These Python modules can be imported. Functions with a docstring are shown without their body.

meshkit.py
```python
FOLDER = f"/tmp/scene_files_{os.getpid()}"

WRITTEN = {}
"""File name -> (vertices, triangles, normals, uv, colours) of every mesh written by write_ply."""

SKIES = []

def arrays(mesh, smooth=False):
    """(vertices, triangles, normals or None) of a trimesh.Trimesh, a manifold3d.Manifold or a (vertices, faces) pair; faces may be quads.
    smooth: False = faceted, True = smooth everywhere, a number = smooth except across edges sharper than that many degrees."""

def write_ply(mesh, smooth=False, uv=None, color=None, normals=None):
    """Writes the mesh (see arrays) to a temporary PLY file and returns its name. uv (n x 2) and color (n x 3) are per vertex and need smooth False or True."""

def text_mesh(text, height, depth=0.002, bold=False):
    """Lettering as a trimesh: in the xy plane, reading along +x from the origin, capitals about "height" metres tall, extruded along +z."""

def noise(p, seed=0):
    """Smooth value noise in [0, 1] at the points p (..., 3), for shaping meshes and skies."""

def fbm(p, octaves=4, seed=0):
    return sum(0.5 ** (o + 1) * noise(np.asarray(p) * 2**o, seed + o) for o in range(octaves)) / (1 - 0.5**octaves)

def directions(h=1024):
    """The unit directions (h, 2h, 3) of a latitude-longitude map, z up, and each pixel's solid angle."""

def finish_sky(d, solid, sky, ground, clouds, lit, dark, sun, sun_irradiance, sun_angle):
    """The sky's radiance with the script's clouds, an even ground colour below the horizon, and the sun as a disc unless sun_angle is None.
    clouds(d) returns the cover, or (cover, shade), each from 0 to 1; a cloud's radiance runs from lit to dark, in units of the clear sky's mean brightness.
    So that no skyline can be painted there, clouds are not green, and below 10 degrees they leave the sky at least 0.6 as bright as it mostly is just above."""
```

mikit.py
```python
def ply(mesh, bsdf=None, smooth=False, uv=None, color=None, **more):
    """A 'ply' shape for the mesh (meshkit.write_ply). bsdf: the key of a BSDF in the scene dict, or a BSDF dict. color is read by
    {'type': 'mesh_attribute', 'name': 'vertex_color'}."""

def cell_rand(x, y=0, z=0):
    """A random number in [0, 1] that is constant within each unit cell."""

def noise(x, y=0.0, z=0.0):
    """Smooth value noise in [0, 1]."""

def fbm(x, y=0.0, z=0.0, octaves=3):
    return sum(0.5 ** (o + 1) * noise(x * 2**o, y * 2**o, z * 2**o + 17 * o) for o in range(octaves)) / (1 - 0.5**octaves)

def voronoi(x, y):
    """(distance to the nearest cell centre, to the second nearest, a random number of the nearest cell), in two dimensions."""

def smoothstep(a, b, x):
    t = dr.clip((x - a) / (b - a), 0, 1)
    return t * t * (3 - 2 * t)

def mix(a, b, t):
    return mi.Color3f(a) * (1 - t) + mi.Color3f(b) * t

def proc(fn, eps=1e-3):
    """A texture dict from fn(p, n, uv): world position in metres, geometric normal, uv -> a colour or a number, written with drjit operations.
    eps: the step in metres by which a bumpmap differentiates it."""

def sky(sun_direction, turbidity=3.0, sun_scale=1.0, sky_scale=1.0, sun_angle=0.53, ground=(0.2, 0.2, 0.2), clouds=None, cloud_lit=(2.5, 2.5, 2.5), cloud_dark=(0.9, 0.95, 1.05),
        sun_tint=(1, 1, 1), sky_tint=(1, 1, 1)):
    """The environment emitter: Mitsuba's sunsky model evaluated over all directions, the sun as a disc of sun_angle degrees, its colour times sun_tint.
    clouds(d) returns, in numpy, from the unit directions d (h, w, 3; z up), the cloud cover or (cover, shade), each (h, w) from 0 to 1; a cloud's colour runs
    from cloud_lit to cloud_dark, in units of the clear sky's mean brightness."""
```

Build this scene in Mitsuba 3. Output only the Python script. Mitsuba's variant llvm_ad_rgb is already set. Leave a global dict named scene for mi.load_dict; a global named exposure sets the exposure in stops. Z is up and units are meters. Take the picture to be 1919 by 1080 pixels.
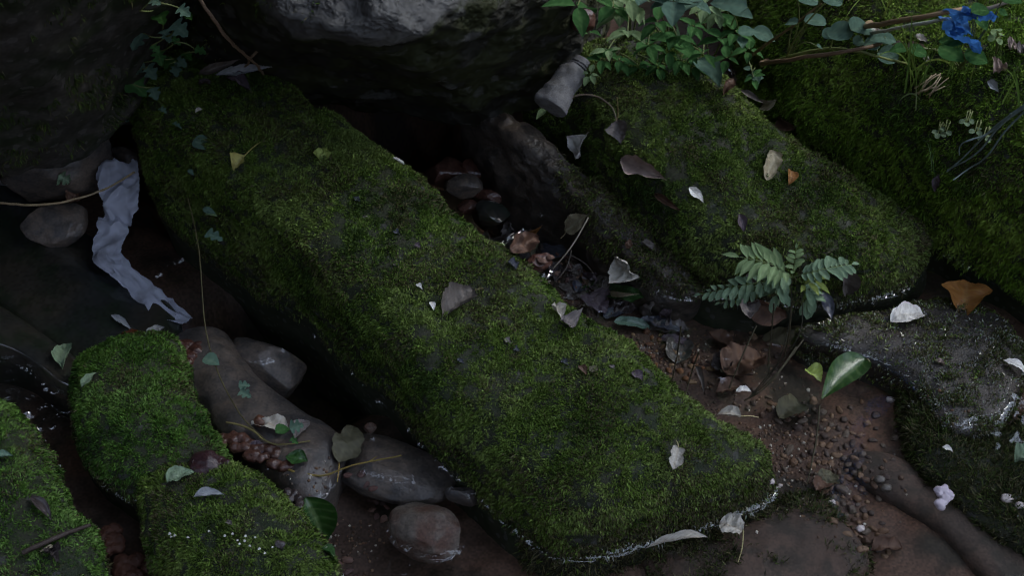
import math, random
import numpy as np, trimesh
import drjit as dr
import mitsuba as mi
import mikit, meshkit
from mikit import proc, noise, fbm, voronoi, cell_rand, smoothstep, mix, ply
from scipy.interpolate import CubicSpline
from scipy import ndimage
from scipy.spatial import Delaunay
import shapely
import manifold3d

T = mi.ScalarTransform4f
scene, labels = {}, {}
rng = np.random.default_rng(7)

# ---------------------------------------------------------------- camera, sky, exposure
EYE = np.array([0.0, 0.0, 1.6])
PITCH, FOV = math.radians(42.0), 40.0
FWD = np.array([0, math.cos(PITCH), -math.sin(PITCH)])
RIGHT = np.array([1.0, 0, 0])
UP = np.cross(RIGHT, FWD)
FPX = 959.5 / math.tan(math.radians(FOV / 2))          # photograph pixels per unit tangent
scene['camera'] = dict(type='thinlens', fov=FOV, fov_axis='x', near_clip=0.05, far_clip=500.0,
                       aperture_radius=0.0035, focus_distance=2.2,
                       to_world=T().look_at(origin=EYE.tolist(), target=(EYE + FWD).tolist(), up=[0, 0, 1]))


def overcast(d):
    c = np.clip(.55 + 1.6 * (meshkit.fbm(d * [3, 3, 5], 4, 5) - .45), 0, 1)
    return c, meshkit.fbm(d * [2, 2, 5], 3, 9) * 0.6


scene['sky'] = mikit.sky((0.75, 0.22, 0.78), turbidity=3, sun_scale=0.12, sun_angle=20, clouds=overcast,
                         cloud_lit=(2.0, 2.25, 2.8), cloud_dark=(0.8, 0.93, 1.15), sun_tint=(0.80, 0.95, 1.22))
exposure = 4.0


# ---------------------------------------------------------------- placing helpers
def at(px, py, z=0.0):
    """The place in the world, z metres above the water, that the photograph shows at this pixel."""
    d = FWD + RIGHT * ((px - 959.5) / FPX) + UP * ((540.0 - py) / FPX)
    return EYE + d * ((z - EYE[2]) / d[2])


def project(p):
    q = np.asarray(p) - EYE
    w = q @ FWD
    return np.stack([959.5 + FPX * (q @ RIGHT) / w, 540 - FPX * (q @ UP) / w, w], -1)


def unit(v):
    v = np.asarray(v, float)
    return v / np.maximum(np.linalg.norm(v, axis=-1, keepdims=True), 1e-12)


names = {}


def key_for(name):
    n = names.get(name, 0)
    names[name] = n + 1
    return name if n == 0 else f'{name}_{n:03d}'


def add(key, shape, label=None, category=None, group=None, kind=None):
    scene[key] = shape
    tag(key, label, category, group, kind)
    return key


def tag(key, label=None, category=None, group=None, kind=None):
    d = {k: v for k, v in dict(label=label, category=category, group=group, kind=kind).items() if v}
    if d:
        labels[key] = d


def part(owner, name, shape, label=None, kind=None):
    return add(key_for(owner + '__' + name), shape, label, kind=kind)


def thing(name, label, category, group=None):
    key = key_for(name)
    tag(key, label, category, group)
    return key


# ---------------------------------------------------------------- materials
def principled(color, rough=0.6, spec=0.4, **k):
    return {'type': 'twosided', 'bsdf': {'type': 'principled', 'base_color': color, 'roughness': rough, 'specular': spec, **k}}


VC = {'type': 'mesh_attribute', 'name': 'vertex_color'}
rgb = lambda *c: {'type': 'rgb', 'value': list(c)}
scene['mat_moss'] = principled(VC, 0.6, 0.12)
scene['mat_wet_moss'] = principled(VC, 0.16, 0.65)
scene['mat_dry_leaf'] = principled(VC, 0.65, 0.3)
scene['mat_wet_leaf'] = principled(VC, 0.34, 0.45)
scene['mat_green_leaf'] = {'type': 'principledthin', 'base_color': VC, 'roughness': 0.38, 'diff_trans': 0.6, 'eta': 1.45}
scene['mat_twig'] = principled(VC, 0.6, 0.3)


def bumped(bsdf, fn, scale, eps=1e-3):
    return {'type': 'bumpmap', 'arbitrary': proc(fn, eps), 'scale': scale, 'bsdf': bsdf}


def rock_color(a, b, c, f=14.0, spots=(0.5, 0.5, 0.5), spot=0.0):
    def fn(p, n, uv):
        x, y, z = p.x * f, p.y * f, p.z * f
        t = smoothstep(0.35, 0.65, fbm(x, y, z, 4))
        u = smoothstep(0.4, 0.7, fbm(x * 3.1 + 9, y * 3.1, z * 3.1, 3))
        col = mix(mix(a, b, t), c, u * 0.7)
        col = col * (0.75 + 0.5 * noise(x * 22, y * 22, z * 22))
        if spot:
            s = smoothstep(0.74, 0.80, noise(x * 6.0 + 40, y * 6.0, z * 6.0)) * spot
            col = mix(col, spots, s)
        return col
    return proc(fn)


def rock_bump(f=60.0):
    def fn(p, n, uv):
        return 0.6 * fbm(p.x * f * .6, p.y * f * .6, p.z * f * .6, 5) + 0.16 * noise(p.x * f * 9, p.y * f * 9, p.z * f * 9)
    return fn


rbump = rock_bump()
dry_rock = lambda color, rough=0.8, h=0.004: bumped({'type': 'principled', 'base_color': color, 'roughness': rough, 'specular': 0.3}, rbump, h)
scene['mat_gap_shade_rock'] = dry_rock(rock_color((0.018, 0.021, 0.010), (0.013, 0.019, 0.007), (0.027, 0.026, 0.016), 16, (0.085, 0.08, 0.085), 0.3))  # dark under-moss tone, so gaps between shoots read as deep shade
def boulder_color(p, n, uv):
    """Bare lit stone on the crown; painted shade and dark moss with bare patches below."""
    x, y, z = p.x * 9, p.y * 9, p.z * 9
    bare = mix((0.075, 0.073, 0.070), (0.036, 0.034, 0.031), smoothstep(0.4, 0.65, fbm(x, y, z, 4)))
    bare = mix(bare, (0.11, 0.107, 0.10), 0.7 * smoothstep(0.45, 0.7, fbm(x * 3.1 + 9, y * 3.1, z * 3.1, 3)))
    shade_moss = mix((0.016, 0.015, 0.010), (0.022, 0.025, 0.008), smoothstep(0.4, 0.6, fbm(x * 2, y * 2, z * 2 + 5, 3)))  # dark moss tone that also paints the front as shaded
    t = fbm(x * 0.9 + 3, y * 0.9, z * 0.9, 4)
    edge = smoothstep(-0.012, 0.012, 0.505 - p.z + 0.09 * (t - 0.5))  # lit crown above this height, shade colour below
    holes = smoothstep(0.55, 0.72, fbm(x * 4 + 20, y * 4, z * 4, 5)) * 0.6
    return mix(bare, shade_moss, edge * (1 - holes)) * (0.75 + 0.5 * noise(x * 22, y * 22, z * 22))


def crag(p, n, uv):
    a = 1 - dr.abs(2 * fbm(p.x * 13, p.y * 13, p.z * 17, 3) - 1)
    b = 1 - dr.abs(2 * fbm(p.x * 37 + 7, p.y * 37, p.z * 45, 3) - 1)
    return a + 0.45 * b + 0.10 * noise(p.x * 300, p.y * 300, p.z * 300)


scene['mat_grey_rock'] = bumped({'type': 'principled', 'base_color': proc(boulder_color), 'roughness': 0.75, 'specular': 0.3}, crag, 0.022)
scene['mat_dark_rock'] = dry_rock(rock_color((0.030, 0.026, 0.020), (0.017, 0.021, 0.009), (0.050, 0.044, 0.038), 13, (0.10, 0.09, 0.085), 0.35), 0.7, 0.008)
wet_rock = lambda color, rough=0.3, h=0.002: bumped({'type': 'principled', 'base_color': color, 'roughness': rough, 'specular': 0.5}, rbump, h)
scene['mat_wet_rock'] = wet_rock(rock_color((0.066, 0.054, 0.046), (0.10, 0.077, 0.060), (0.034, 0.032, 0.031), 15), 0.45, 0.004)
scene['mat_ridged_rock'] = bumped({'type': 'principled', 'base_color': rock_color((0.046, 0.037, 0.030), (0.070, 0.054, 0.042), (0.026, 0.024, 0.022), 15), 'roughness': 0.5, 'specular': 0.4}, lambda p, n, uv: crag(p, n, uv), 0.012)
scene['mat_dark_wet_rock'] = wet_rock(rock_color((0.026, 0.021, 0.018), (0.040, 0.031, 0.025), (0.015, 0.014, 0.013), 15), 0.56, 0.004)
scene['mat_slick_rock'] = wet_rock(rock_color((0.018, 0.019, 0.018), (0.030, 0.026, 0.020), (0.012, 0.018, 0.010), 9), 0.14, 0.0008)
scene['mat_slick_rock']['bsdf']['specular'] = 0.9
scene['mat_red_rock'] = wet_rock(rock_color((0.070, 0.028, 0.019), (0.05, 0.024, 0.018), (0.085, 0.045, 0.033), 20), 0.3)
scene['mat_patched_rock'] = dry_rock(rock_color((0.075, 0.062, 0.050), (0.062, 0.032, 0.022), (0.095, 0.082, 0.068), 20), 0.6, 0.003)


def silt(p, n, uv):
    x, y = p.x, p.y
    t = fbm(x * 5, y * 5, 3.0, 4)
    col = mix((0.076, 0.041, 0.026), (0.054, 0.033, 0.023), smoothstep(0.38, 0.62, t))
    col = mix(col, (0.092, 0.045, 0.026), 0.7 * smoothstep(0.55, 0.75, fbm(x * 9 + 4, y * 9, 8.0, 3)))
    col = mix(col, (0.014, 0.013, 0.008), 0.8 * smoothstep(0.52, 0.7, fbm(x * 11 + 30, y * 11, 1.0, 4)))
    return col * (0.7 + 0.6 * noise(x * 330, y * 330, 0.0))


scene['mat_silt'] = bumped({'type': 'principled', 'base_color': proc(silt), 'roughness': 0.7, 'specular': 0.3},
                           lambda p, n, uv: fbm(p.x * 40, p.y * 40, 0.0, 4), 0.004)
def soil(p, n, uv):
    t = fbm(p.x * 8, p.y * 8, p.z * 8, 4)
    col = mix((0.035, 0.026, 0.019), (0.055, 0.043, 0.03), smoothstep(0.4, 0.6, t))
    f, s, w = voronoi(p.x * 22, p.y * 22)
    return mix(col, mix((0.11, 0.075, 0.05), (0.06, 0.045, 0.03), w), smoothstep(0.06, 0.1, s - f) * smoothstep(0.35, 0.5, w))


scene['mat_soil'] = bumped({'type': 'principled', 'base_color': proc(soil), 'roughness': 0.85, 'specular': 0.2}, lambda p, n, uv: fbm(p.x * 60, p.y * 60, p.z * 60, 4), 0.006)
scene['mat_water'] = {'type': 'thindielectric', 'int_ior': 1.33}
scene['mat_bark'] = dry_rock(rock_color((0.06, 0.05, 0.04), (0.04, 0.036, 0.03), (0.09, 0.08, 0.065), 9))
# ---------------------------------------------------------------- stones
def resample(pts, n, closed=True):
    pts = np.asarray(pts, float)
    q = np.vstack([pts, pts[:1]]) if closed else pts
    s = np.concatenate([[0], np.cumsum(np.linalg.norm(np.diff(q, axis=0), axis=1))])
    cs = CubicSpline(s, q, bc_type='periodic' if closed else 'natural')
    dense = cs(np.linspace(0, s[-1], 40 * len(pts) + 1))
    s2 = np.concatenate([[0], np.cumsum(np.linalg.norm(np.diff(dense, axis=0), axis=1))])
    t = np.linspace(0, s2[-1], n + 1 if closed else n)
    out = np.stack([np.interp(t, s2, dense[:, k]) for k in range(dense.shape[1])], 1)
    return out[:-1] if closed else out


def P(*triples):
    return np.array([at(*t) for t in triples])


def displace(v, n, amp, f, seed, octaves=4):
    return v + n * ((meshkit.fbm(v * f + seed * 3.7, octaves, seed) - 0.5) * 2 * amp)[:, None]


def loft_stone(outline, spine, top, bottom=-0.16, power=0.62, tuck=0.85, tuck_wet=None, res=0.011, rough=((0.022, 6, 3), (0.007, 30, 3)), seed=1, smooth_edge=0):
    """A stone grown from its plan outline: the surface climbs from the outline, tucked in below, over a rounded shoulder to the spine."""
    o3 = np.asarray(outline, float)
    sp = np.asarray(spine, float)[:, :2]
    per = np.linalg.norm(np.diff(np.vstack([o3, o3[:1]])[:, :2], axis=0), axis=1).sum()
    n = int(min(420, max(40, per / res)))
    o3 = resample(o3, n)
    if 0.5 * np.sum(o3[:, 0] * np.roll(o3[:, 1], -1) - np.roll(o3[:, 0], -1) * o3[:, 1]) < 0:
        o3 = o3[::-1]
    o, z0 = o3[:, :2], o3[:, 2] - 0.012                    # z0: how high the stone is widest
    best, bd = np.zeros_like(o), np.full(n, 1e9)
    for a, b in zip(sp[:-1], sp[1:]):
        t = np.clip(((o - a) @ (b - a)) / max((b - a) @ (b - a), 1e-9), 0, 1)
        c = a + t[:, None] * (b - a)
        d = np.linalg.norm(o - c, axis=1)
        best[d < bd], bd = c[d < bd], np.minimum(d, bd)
    for _ in range(12):                                  # soften the jumps of the spine projection
        best = (np.roll(best, 1, 0) + best + np.roll(best, -1, 0)) / 3
    m = int(min(70, max(10, (bd.mean() + 0.1) / res)))
    tk = np.full(n, tuck) if tuck_wet is None else ndimage.gaussian_filter1d(np.where(o3[:, 2] < .03, tuck_wet, tuck), n / 40, mode='wrap')
    V = []
    for k in range(8):                                   # the tucked-in foot
        s = k / 8
        V.append(np.column_stack([best + (o - best) * (tk + (1 - tk) * math.sin(s * math.pi / 2))[:, None], bottom + (z0 - bottom) * s]))
    for k in range(m):
        a = (k / m) * math.pi / 2
        xy = best + (o - best) * math.cos(a) ** power
        V.append(np.column_stack([xy, z0 + (top(xy) - z0) * math.sin(a) ** power]))
    V = np.array(V)
    R = len(V)
    i, j = np.meshgrid(np.arange(R - 1), np.arange(n), indexing='ij')
    a, b, c, d = i * n + j, i * n + (j + 1) % n, (i + 1) * n + (j + 1) % n, (i + 1) * n + j
    F = np.concatenate([np.stack([a, b, c], -1).reshape(-1, 3), np.stack([a, c, d], -1).reshape(-1, 3)])
    ring = V[-1]
    lo, hi = ring.min(0), ring.max(0)
    grid = np.stack(np.meshgrid(np.arange(lo[0], hi[0], res), np.arange(lo[1], hi[1], res), indexing='ij'), -1).reshape(-1, 2)
    poly = shapely.Polygon(ring[:, :2]).buffer(0)
    grid = grid[shapely.contains_xy(poly.buffer(-.55 * res), grid[:, 0], grid[:, 1])]
    pts = np.vstack([ring[:, :2], grid])
    tri = Delaunay(pts).simplices
    cc = pts[tri].mean(1)
    tri = tri[shapely.contains_xy(poly, cc[:, 0], cc[:, 1])]
    e1, e2 = pts[tri[:, 1]] - pts[tri[:, 0]], pts[tri[:, 2]] - pts[tri[:, 0]]
    cw = e1[:, 0] * e2[:, 1] - e1[:, 1] * e2[:, 0] < 0
    tri[cw] = tri[cw][:, ::-1]
    gid = np.concatenate([(R - 1) * n + np.arange(n), R * n + np.arange(len(grid))])
    F = np.vstack([F, gid[tri]])
    V = np.vstack([V.reshape(-1, 3), np.column_stack([grid, top(grid)])])
    mesh = trimesh.Trimesh(V.reshape(-1, 3), F, process=False)
    mesh.merge_vertices(digits_vertex=5)
    mesh.update_faces(mesh.nondegenerate_faces())
    trimesh.smoothing.filter_laplacian(mesh, iterations=4 + smooth_edge)
    for amp, fr, oc in rough:
        mesh.vertices = displace(np.array(mesh.vertices), np.array(mesh.vertex_normals), amp, fr, seed, oc)
    return mesh


def hull_stone(points, res=0.012, rough=((0.03, 5, 3), (0.012, 22, 4)), seed=1, smooth=4):
    mm = manifold3d.Manifold.hull_points(np.asarray(points, float)).refine_to_length(res).to_mesh()
    m = trimesh.Trimesh(mm.vert_properties[:, :3], mm.tri_verts)
    trimesh.smoothing.filter_laplacian(m, iterations=smooth)
    for amp, fr, oc in rough:
        m.vertices = displace(np.array(m.vertices), np.array(m.vertex_normals), amp, fr, seed, oc)
    return m


def cobble_mesh(size, seed, sub=3, lump=0.18, facet=False):
    m = trimesh.creation.icosphere(subdivisions=sub)
    v = np.array(m.vertices)
    v = np.sign(v) * np.abs(v) ** 0.85
    v = v * (1 + lump * (meshkit.fbm(v * 1.3 + seed * 5.1, 2, seed) - 0.5) * 2)[:, None]
    if sub > 3 or facet:                                          # worn facets and a pitted skin on the larger stones
        rr = np.random.default_rng(seed)
        for d in unit(rr.normal(size=(9, 3))):
            over = v @ d - rr.uniform(.62, .92)
            v = v - d * (np.maximum(over, 0) * .8)[:, None]
        v = v * (1 + .05 * (meshkit.fbm(v * 4 + seed, 4, seed) - .5) * 2)[:, None]
    m.vertices = v * np.asarray(size)
    return m


rocks = []                                              # every solid that things can lie on


def stone(name, mesh, bsdf, label, category='rock', partname='rock'):
    key = thing(name, label, category)
    part(key, partname, ply(mesh, bsdf, smooth=True))
    rocks.append(mesh)
    return key


def plane(a, b):
    """Top height running from a=(point, z) to b=(point, z) in plan."""
    pa, za, pb, zb = np.asarray(a[0])[:2], a[1], np.asarray(b[0])[:2], b[1]
    ax = (pb - pa) / ((pb - pa) @ (pb - pa))
    return lambda xy: za + (zb - za) * np.clip((xy - pa) @ ax, -0.3, 1.3)


# the long mossy slab in the middle
s1_out = P((1445, 945, 0), (1382, 888, .03), (1222, 775, .05), (1050, 642, .075), (905, 508, .11), (805, 412, .13), (725, 340, .15), (612, 262, .18), (545, 200, .20), (490, 150, .22),
           (420, 140, .22), (330, 165, .21), (282, 205, .19), (266, 290, .16), (342, 385, .13), (462, 480, .115), (585, 590, .10), (688, 690, .085), (770, 795, .06), (846, 905, .025), (918, 990, .0), (1022, 1070, 0), (1235, 1034, 0), (1400, 985, 0))
s1_spine = P((1180, 900, .12), (900, 640, .15), (640, 420, .18), (440, 250, .22))
slab1 = loft_stone(s1_out, s1_spine, plane((s1_spine[0], .118), (s1_spine[-1], .25)), bottom=-.2, power=.50, tuck=.66, tuck_wet=1.07, seed=3)
k_slab1 = stone('mossy_slab', slab1, 'mat_gap_shade_rock', 'long moss-covered stone slab running diagonally through the middle, its near end in the water')

# the mossy slab right of it
s2_out = P((1318, 588, 0), (1395, 606, 0), (1490, 608, 0), (1585, 598, 0), (1700, 566, 0), (1735, 500, 0), (1622, 420, .04), (1570, 390, .06), (1478, 316, .10), (1405, 250, .13), (1340, 190, .16),
           (1300, 135, .19), (1150, 128, .19), (1050, 165, .17), (990, 235, .08), (1030, 330, .02), (1110, 430, 0), (1210, 510, 0))
s2_spine = P((1530, 480, .12), (1380, 360, .14), (1230, 230, .18))
slab2 = loft_stone(s2_out, s2_spine, plane((s2_spine[0], .095), (s2_spine[-1], .20)), bottom=-.2, power=.52, tuck=.8, tuck_wet=1.05, seed=8)
k_slab2 = stone('mossy_slab', slab2, 'mat_gap_shade_rock', 'broad mossy slab right of the long one, with a feathery green plant at its foot')

# the mossy bank at the right edge
s3_out = P((1425, 150, .11), (1515, 232, .11), (1625, 296, .11), (1712, 350, .11), (1800, 418, .10), (1919, 508, .08), (2060, 610, .05), (2400, 700, 0), (2700, 300, 0), (2300, -160, 0), (1900, -260, 0), (1500, -200, 0), (1370, -60, .0), (1375, 90, .02))
s3_spine = P((2350, 300, .3), (1900, 120, .3), (1600, -20, .3))
slab3 = loft_stone(s3_out, s3_spine, lambda xy: .31 + 0.12 * (xy[:, 1] - 2.0), bottom=-.2, power=.92, tuck=.86, seed=12, res=.016)
k_slab3 = stone('mossy_slab', slab3, 'mat_gap_shade_rock', 'mossy stone bank along the right edge, grown over with grass and trailing plants')

# the big boulder at the top
def Yd(px, py, y):
    d = FWD + RIGHT * ((px - 959.5) / FPX) + UP * ((540.0 - py) / FPX)
    return EYE + d * (y / d[1])


bb = np.array([Yd(455, -12, 1.86), Yd(520, 12, 1.80), Yd(590, 50, 1.76), Yd(700, 62, 1.74), Yd(800, 48, 1.78), Yd(890, 5, 1.86), Yd(1066, -14, 2.02), Yd(1095, 55, 2.10), Yd(1088, 108, 2.14),
               Yd(1005, 190, 2.14), Yd(915, 222, 2.12), Yd(830, 205, 2.12), Yd(700, 150, 2.16), Yd(560, 100, 2.2)])
back = [[-0.85, 2.5, .45], [-0.8, 2.8, .8], [-.2, 3.1, .95], [.32, 3.0, .8], [.25, 2.9, -.15], [-.5, 2.9, -.15], [-.85, 2.5, -.1], [-.1, 2.3, .84], [-.5, 2.15, .72], [.15, 2.4, .8]]
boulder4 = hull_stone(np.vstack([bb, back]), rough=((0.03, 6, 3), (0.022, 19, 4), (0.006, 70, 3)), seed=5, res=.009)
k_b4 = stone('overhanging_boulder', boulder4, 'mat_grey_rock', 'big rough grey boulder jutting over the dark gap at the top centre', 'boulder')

# dark rock bank top left
b5 = [Yd(-200, 330, 1.75), Yd(0, 318, 1.80), Yd(100, 300, 1.86), Yd(225, 245, 2.0), Yd(290, 195, 2.10), Yd(325, 120, 2.10), Yd(345, 40, 2.02), Yd(345, -40, 1.95), [-.56, 1.50, 1.0], [-.60, 1.9, 1.2], [-1.6, 1.25, .95], [-1.7, 1.4, 1.6], [-2.2, 1.6, .3],
      [-1.9, 1.8, .1], [-2.2, 2.2, 1.2], [-1.6, 3.2, 1.7], [-.75, 3.0, 1.3], [-.75, 2.9, .1], [-1.9, 3.2, 0], [-1.2, 2.1, 1.7]]
bank5 = hull_stone(b5, rough=((0.05, 5, 3), (0.02, 18, 4)), seed=15, res=.014)
k_b5 = stone('rock_bank', bank5, 'mat_dark_rock', 'dark rock face in the top left corner with ivy hanging down its side', 'rock')

shelf = hull_stone([[-.30, 1.42, .90], [-.26, 2.0, .95], [-.5, 2.55, 1.0], [-2.3, 1.25, .95], [-2.4, 2.6, .9], [-.45, 1.5, 1.35], [-.5, 2.3, 1.5], [-2.2, 1.4, 1.9], [-2.2, 2.6, 2.1], [-1.2, 1.2, 1.1]], res=.03, seed=16)  # added out of view to shade the left bank and stones
stone('added_shade_shelf', shelf, 'mat_dark_rock', 'unseen rock shelf added above the dark rock face to shade the stones at the left')

# dark rock added to stand for the black shade between bank and boulder
cl = hull_stone([[-1.0, 2.45, -.1], [-.55, 2.5, -.1], [-.4, 2.9, -.1], [-1.1, 2.7, .7], [-.5, 2.6, .55], [-.45, 2.9, .75], [-1.0, 3.1, .8], [-1.1, 3.1, -.1]], seed=17, res=.02)
stone('added_cleft_rock', cl, 'mat_dark_rock', 'added dark rock standing in for the black shade left of the big boulder')

# the narrow wet stone between the slabs
n_out = P((862, 282, .05), (945, 385, .03), (1030, 440, .02), (1110, 520, 0), (1210, 585, 0), (1295, 608, 0), (1322, 590, 0), (1285, 545, .02), (1215, 480, .04), (1150, 425, .05), (1085, 360, .09), (1000, 290, .12), (930, 248, .13))
n_sp = P((1230, 560, .03), (1090, 430, .06), (940, 300, .09))
narrow = loft_stone(n_out, n_sp, plane((n_sp[0], .04), (n_sp[-1], .135)), bottom=-.15, power=.7, seed=21, res=.008, rough=((.018, 9, 3), (.014, 28, 4), (.004, 80, 3)))
k_narrow = stone('narrow_wet_stone', narrow, 'mat_ridged_rock', 'narrow brown wet stone lying between the two big mossy slabs')

# mossy stones at the lower left
l1_out = P((340, 682, .02), (240, 682, .02), (165, 735, 0), (158, 850, 0), (215, 935, 0), (320, 965, 0), (440, 935, 0), (425, 880, .02), (395, 815, .03), (360, 735, .03))
l1 = loft_stone(l1_out, P((270, 750, .05), (320, 880, .05)), plane((at(270, 740), .09), (at(320, 900), .065)), seed=31, bottom=-.15, power=.66)
k_l1 = stone('low_mossy_stone', l1, 'mat_gap_shade_rock', 'low mossy stone at the left with a dark lump at its lower edge')
l2_out = P((300, 925, .0), (262, 965, 0), (285, 1040, 0), (310, 1120, 0), (420, 1200, 0), (640, 1150, 0), (612, 1060, .0), (560, 985, .02), (490, 930, .02), (400, 900, .02))
l2 = loft_stone(l2_out, P((400, 990, .05), (480, 1090, .05)), plane((at(400, 980), .075), (at(480, 1100), .085)), seed=33, bottom=-.15, power=.66)
k_l2 = stone('low_mossy_stone', l2, 'mat_gap_shade_rock', 'brighter mossy stone at the bottom left sprinkled with tiny white petals')
l3_out = P((-60, 770, 0), (30, 815, 0), (95, 880, 0), (125, 960, 0), (165, 1030, 0), (215, 1110, 0), (150, 1250, 0), (-150, 1250, 0), (-220, 950, 0))
l3 = loft_stone(l3_out, P((-60, 900, .05), (0, 1080, .05)), lambda xy: np.full(len(xy), .075), seed=35, bottom=-.15, power=.7)
k_l3 = stone('low_mossy_stone', l3, 'mat_gap_shade_rock', 'mossy stone in the bottom left corner with a dark twig lying across it')

# smooth slick slabs on the far left
w1_out = P((-80, 335, .02), (40, 370, .025), (110, 420, .02), (190, 480, .015), (290, 570, .01), (345, 640, .0), (320, 690, 0), (250, 690, 0), (170, 735, 0), (100, 700, 0), (0, 620, .0), (-80, 560, 0))


def w1_top(xy):
    a, b = at(30, 400)[:2], at(170, 590)[:2]
    t = np.clip((xy - a) @ (b - a) / ((b - a) @ (b - a)), -.5, 1.0)
    d = np.linalg.norm(xy - (a + t[:, None] * (b - a)), axis=1)
    return .020 + .034 * np.exp(-(d / .035) ** 2) * (1.1 - .7 * np.clip(t, 0, 1))


w1 = loft_stone(w1_out, P((0, 450, .02), (200, 620, .02)), w1_top, seed=41, power=.9, tuck=1.0, rough=((.010, 7, 2), (.002, 40, 2)))
stone('slick_stone', w1, 'mat_slick_rock', 'smooth wet stone with a blue sheen below the round brown boulder')
w2_out = P((-120, 560, .02), (0, 590, .02), (90, 650, .02), (175, 715, .02), (215, 775, .0), (150, 775, 0), (60, 715, 0), (-80, 680, 0))
w2 = loft_stone(w2_out, P((-40, 620, .05), (150, 740, .03)), plane((at(-40, 620), .04), (at(170, 750), .02)), seed=43, power=.95, tuck=1.0, rough=((.008, 5, 2), (.0015, 40, 2)))
stone('slick_stone', w2, 'mat_slick_rock', 'smooth wet stone ridge at the left edge beside the rippling water')
w3_out = P((325, 690, .0), (400, 660, 0), (470, 730, 0), (560, 800, 0), (650, 880, 0), (640, 930, 0), (600, 1000, 0), (500, 930, 0), (440, 880, 0), (370, 790, 0))
w3 = loft_stone(w3_out, P((390, 720, .02), (560, 900, .02)), lambda xy: np.full(len(xy), .022), seed=47, power=.95, tuck=1.08, rough=((.012, 10, 3), (.004, 50, 3)))
stone('wet_ledge', w3, 'mat_wet_rock', 'low wet ledge with rusty clumps on it, left of the long slab')


def round_stone(name, px, py, z, size, bsdf, label, yaw=0, tilt=0, seed=1, lump=.18, category='stone', sub=4):
    m = cobble_mesh(size, seed, sub, lump)
    m.apply_transform(trimesh.transformations.euler_matrix(math.radians(tilt), 0, math.radians(yaw), 'sxyz'))
    m.apply_translation(at(px, py, z))
    key = thing(name, label, category)
    scene[key] = ply(m, bsdf, smooth=True)
    rocks.append(m)
    return key


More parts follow.
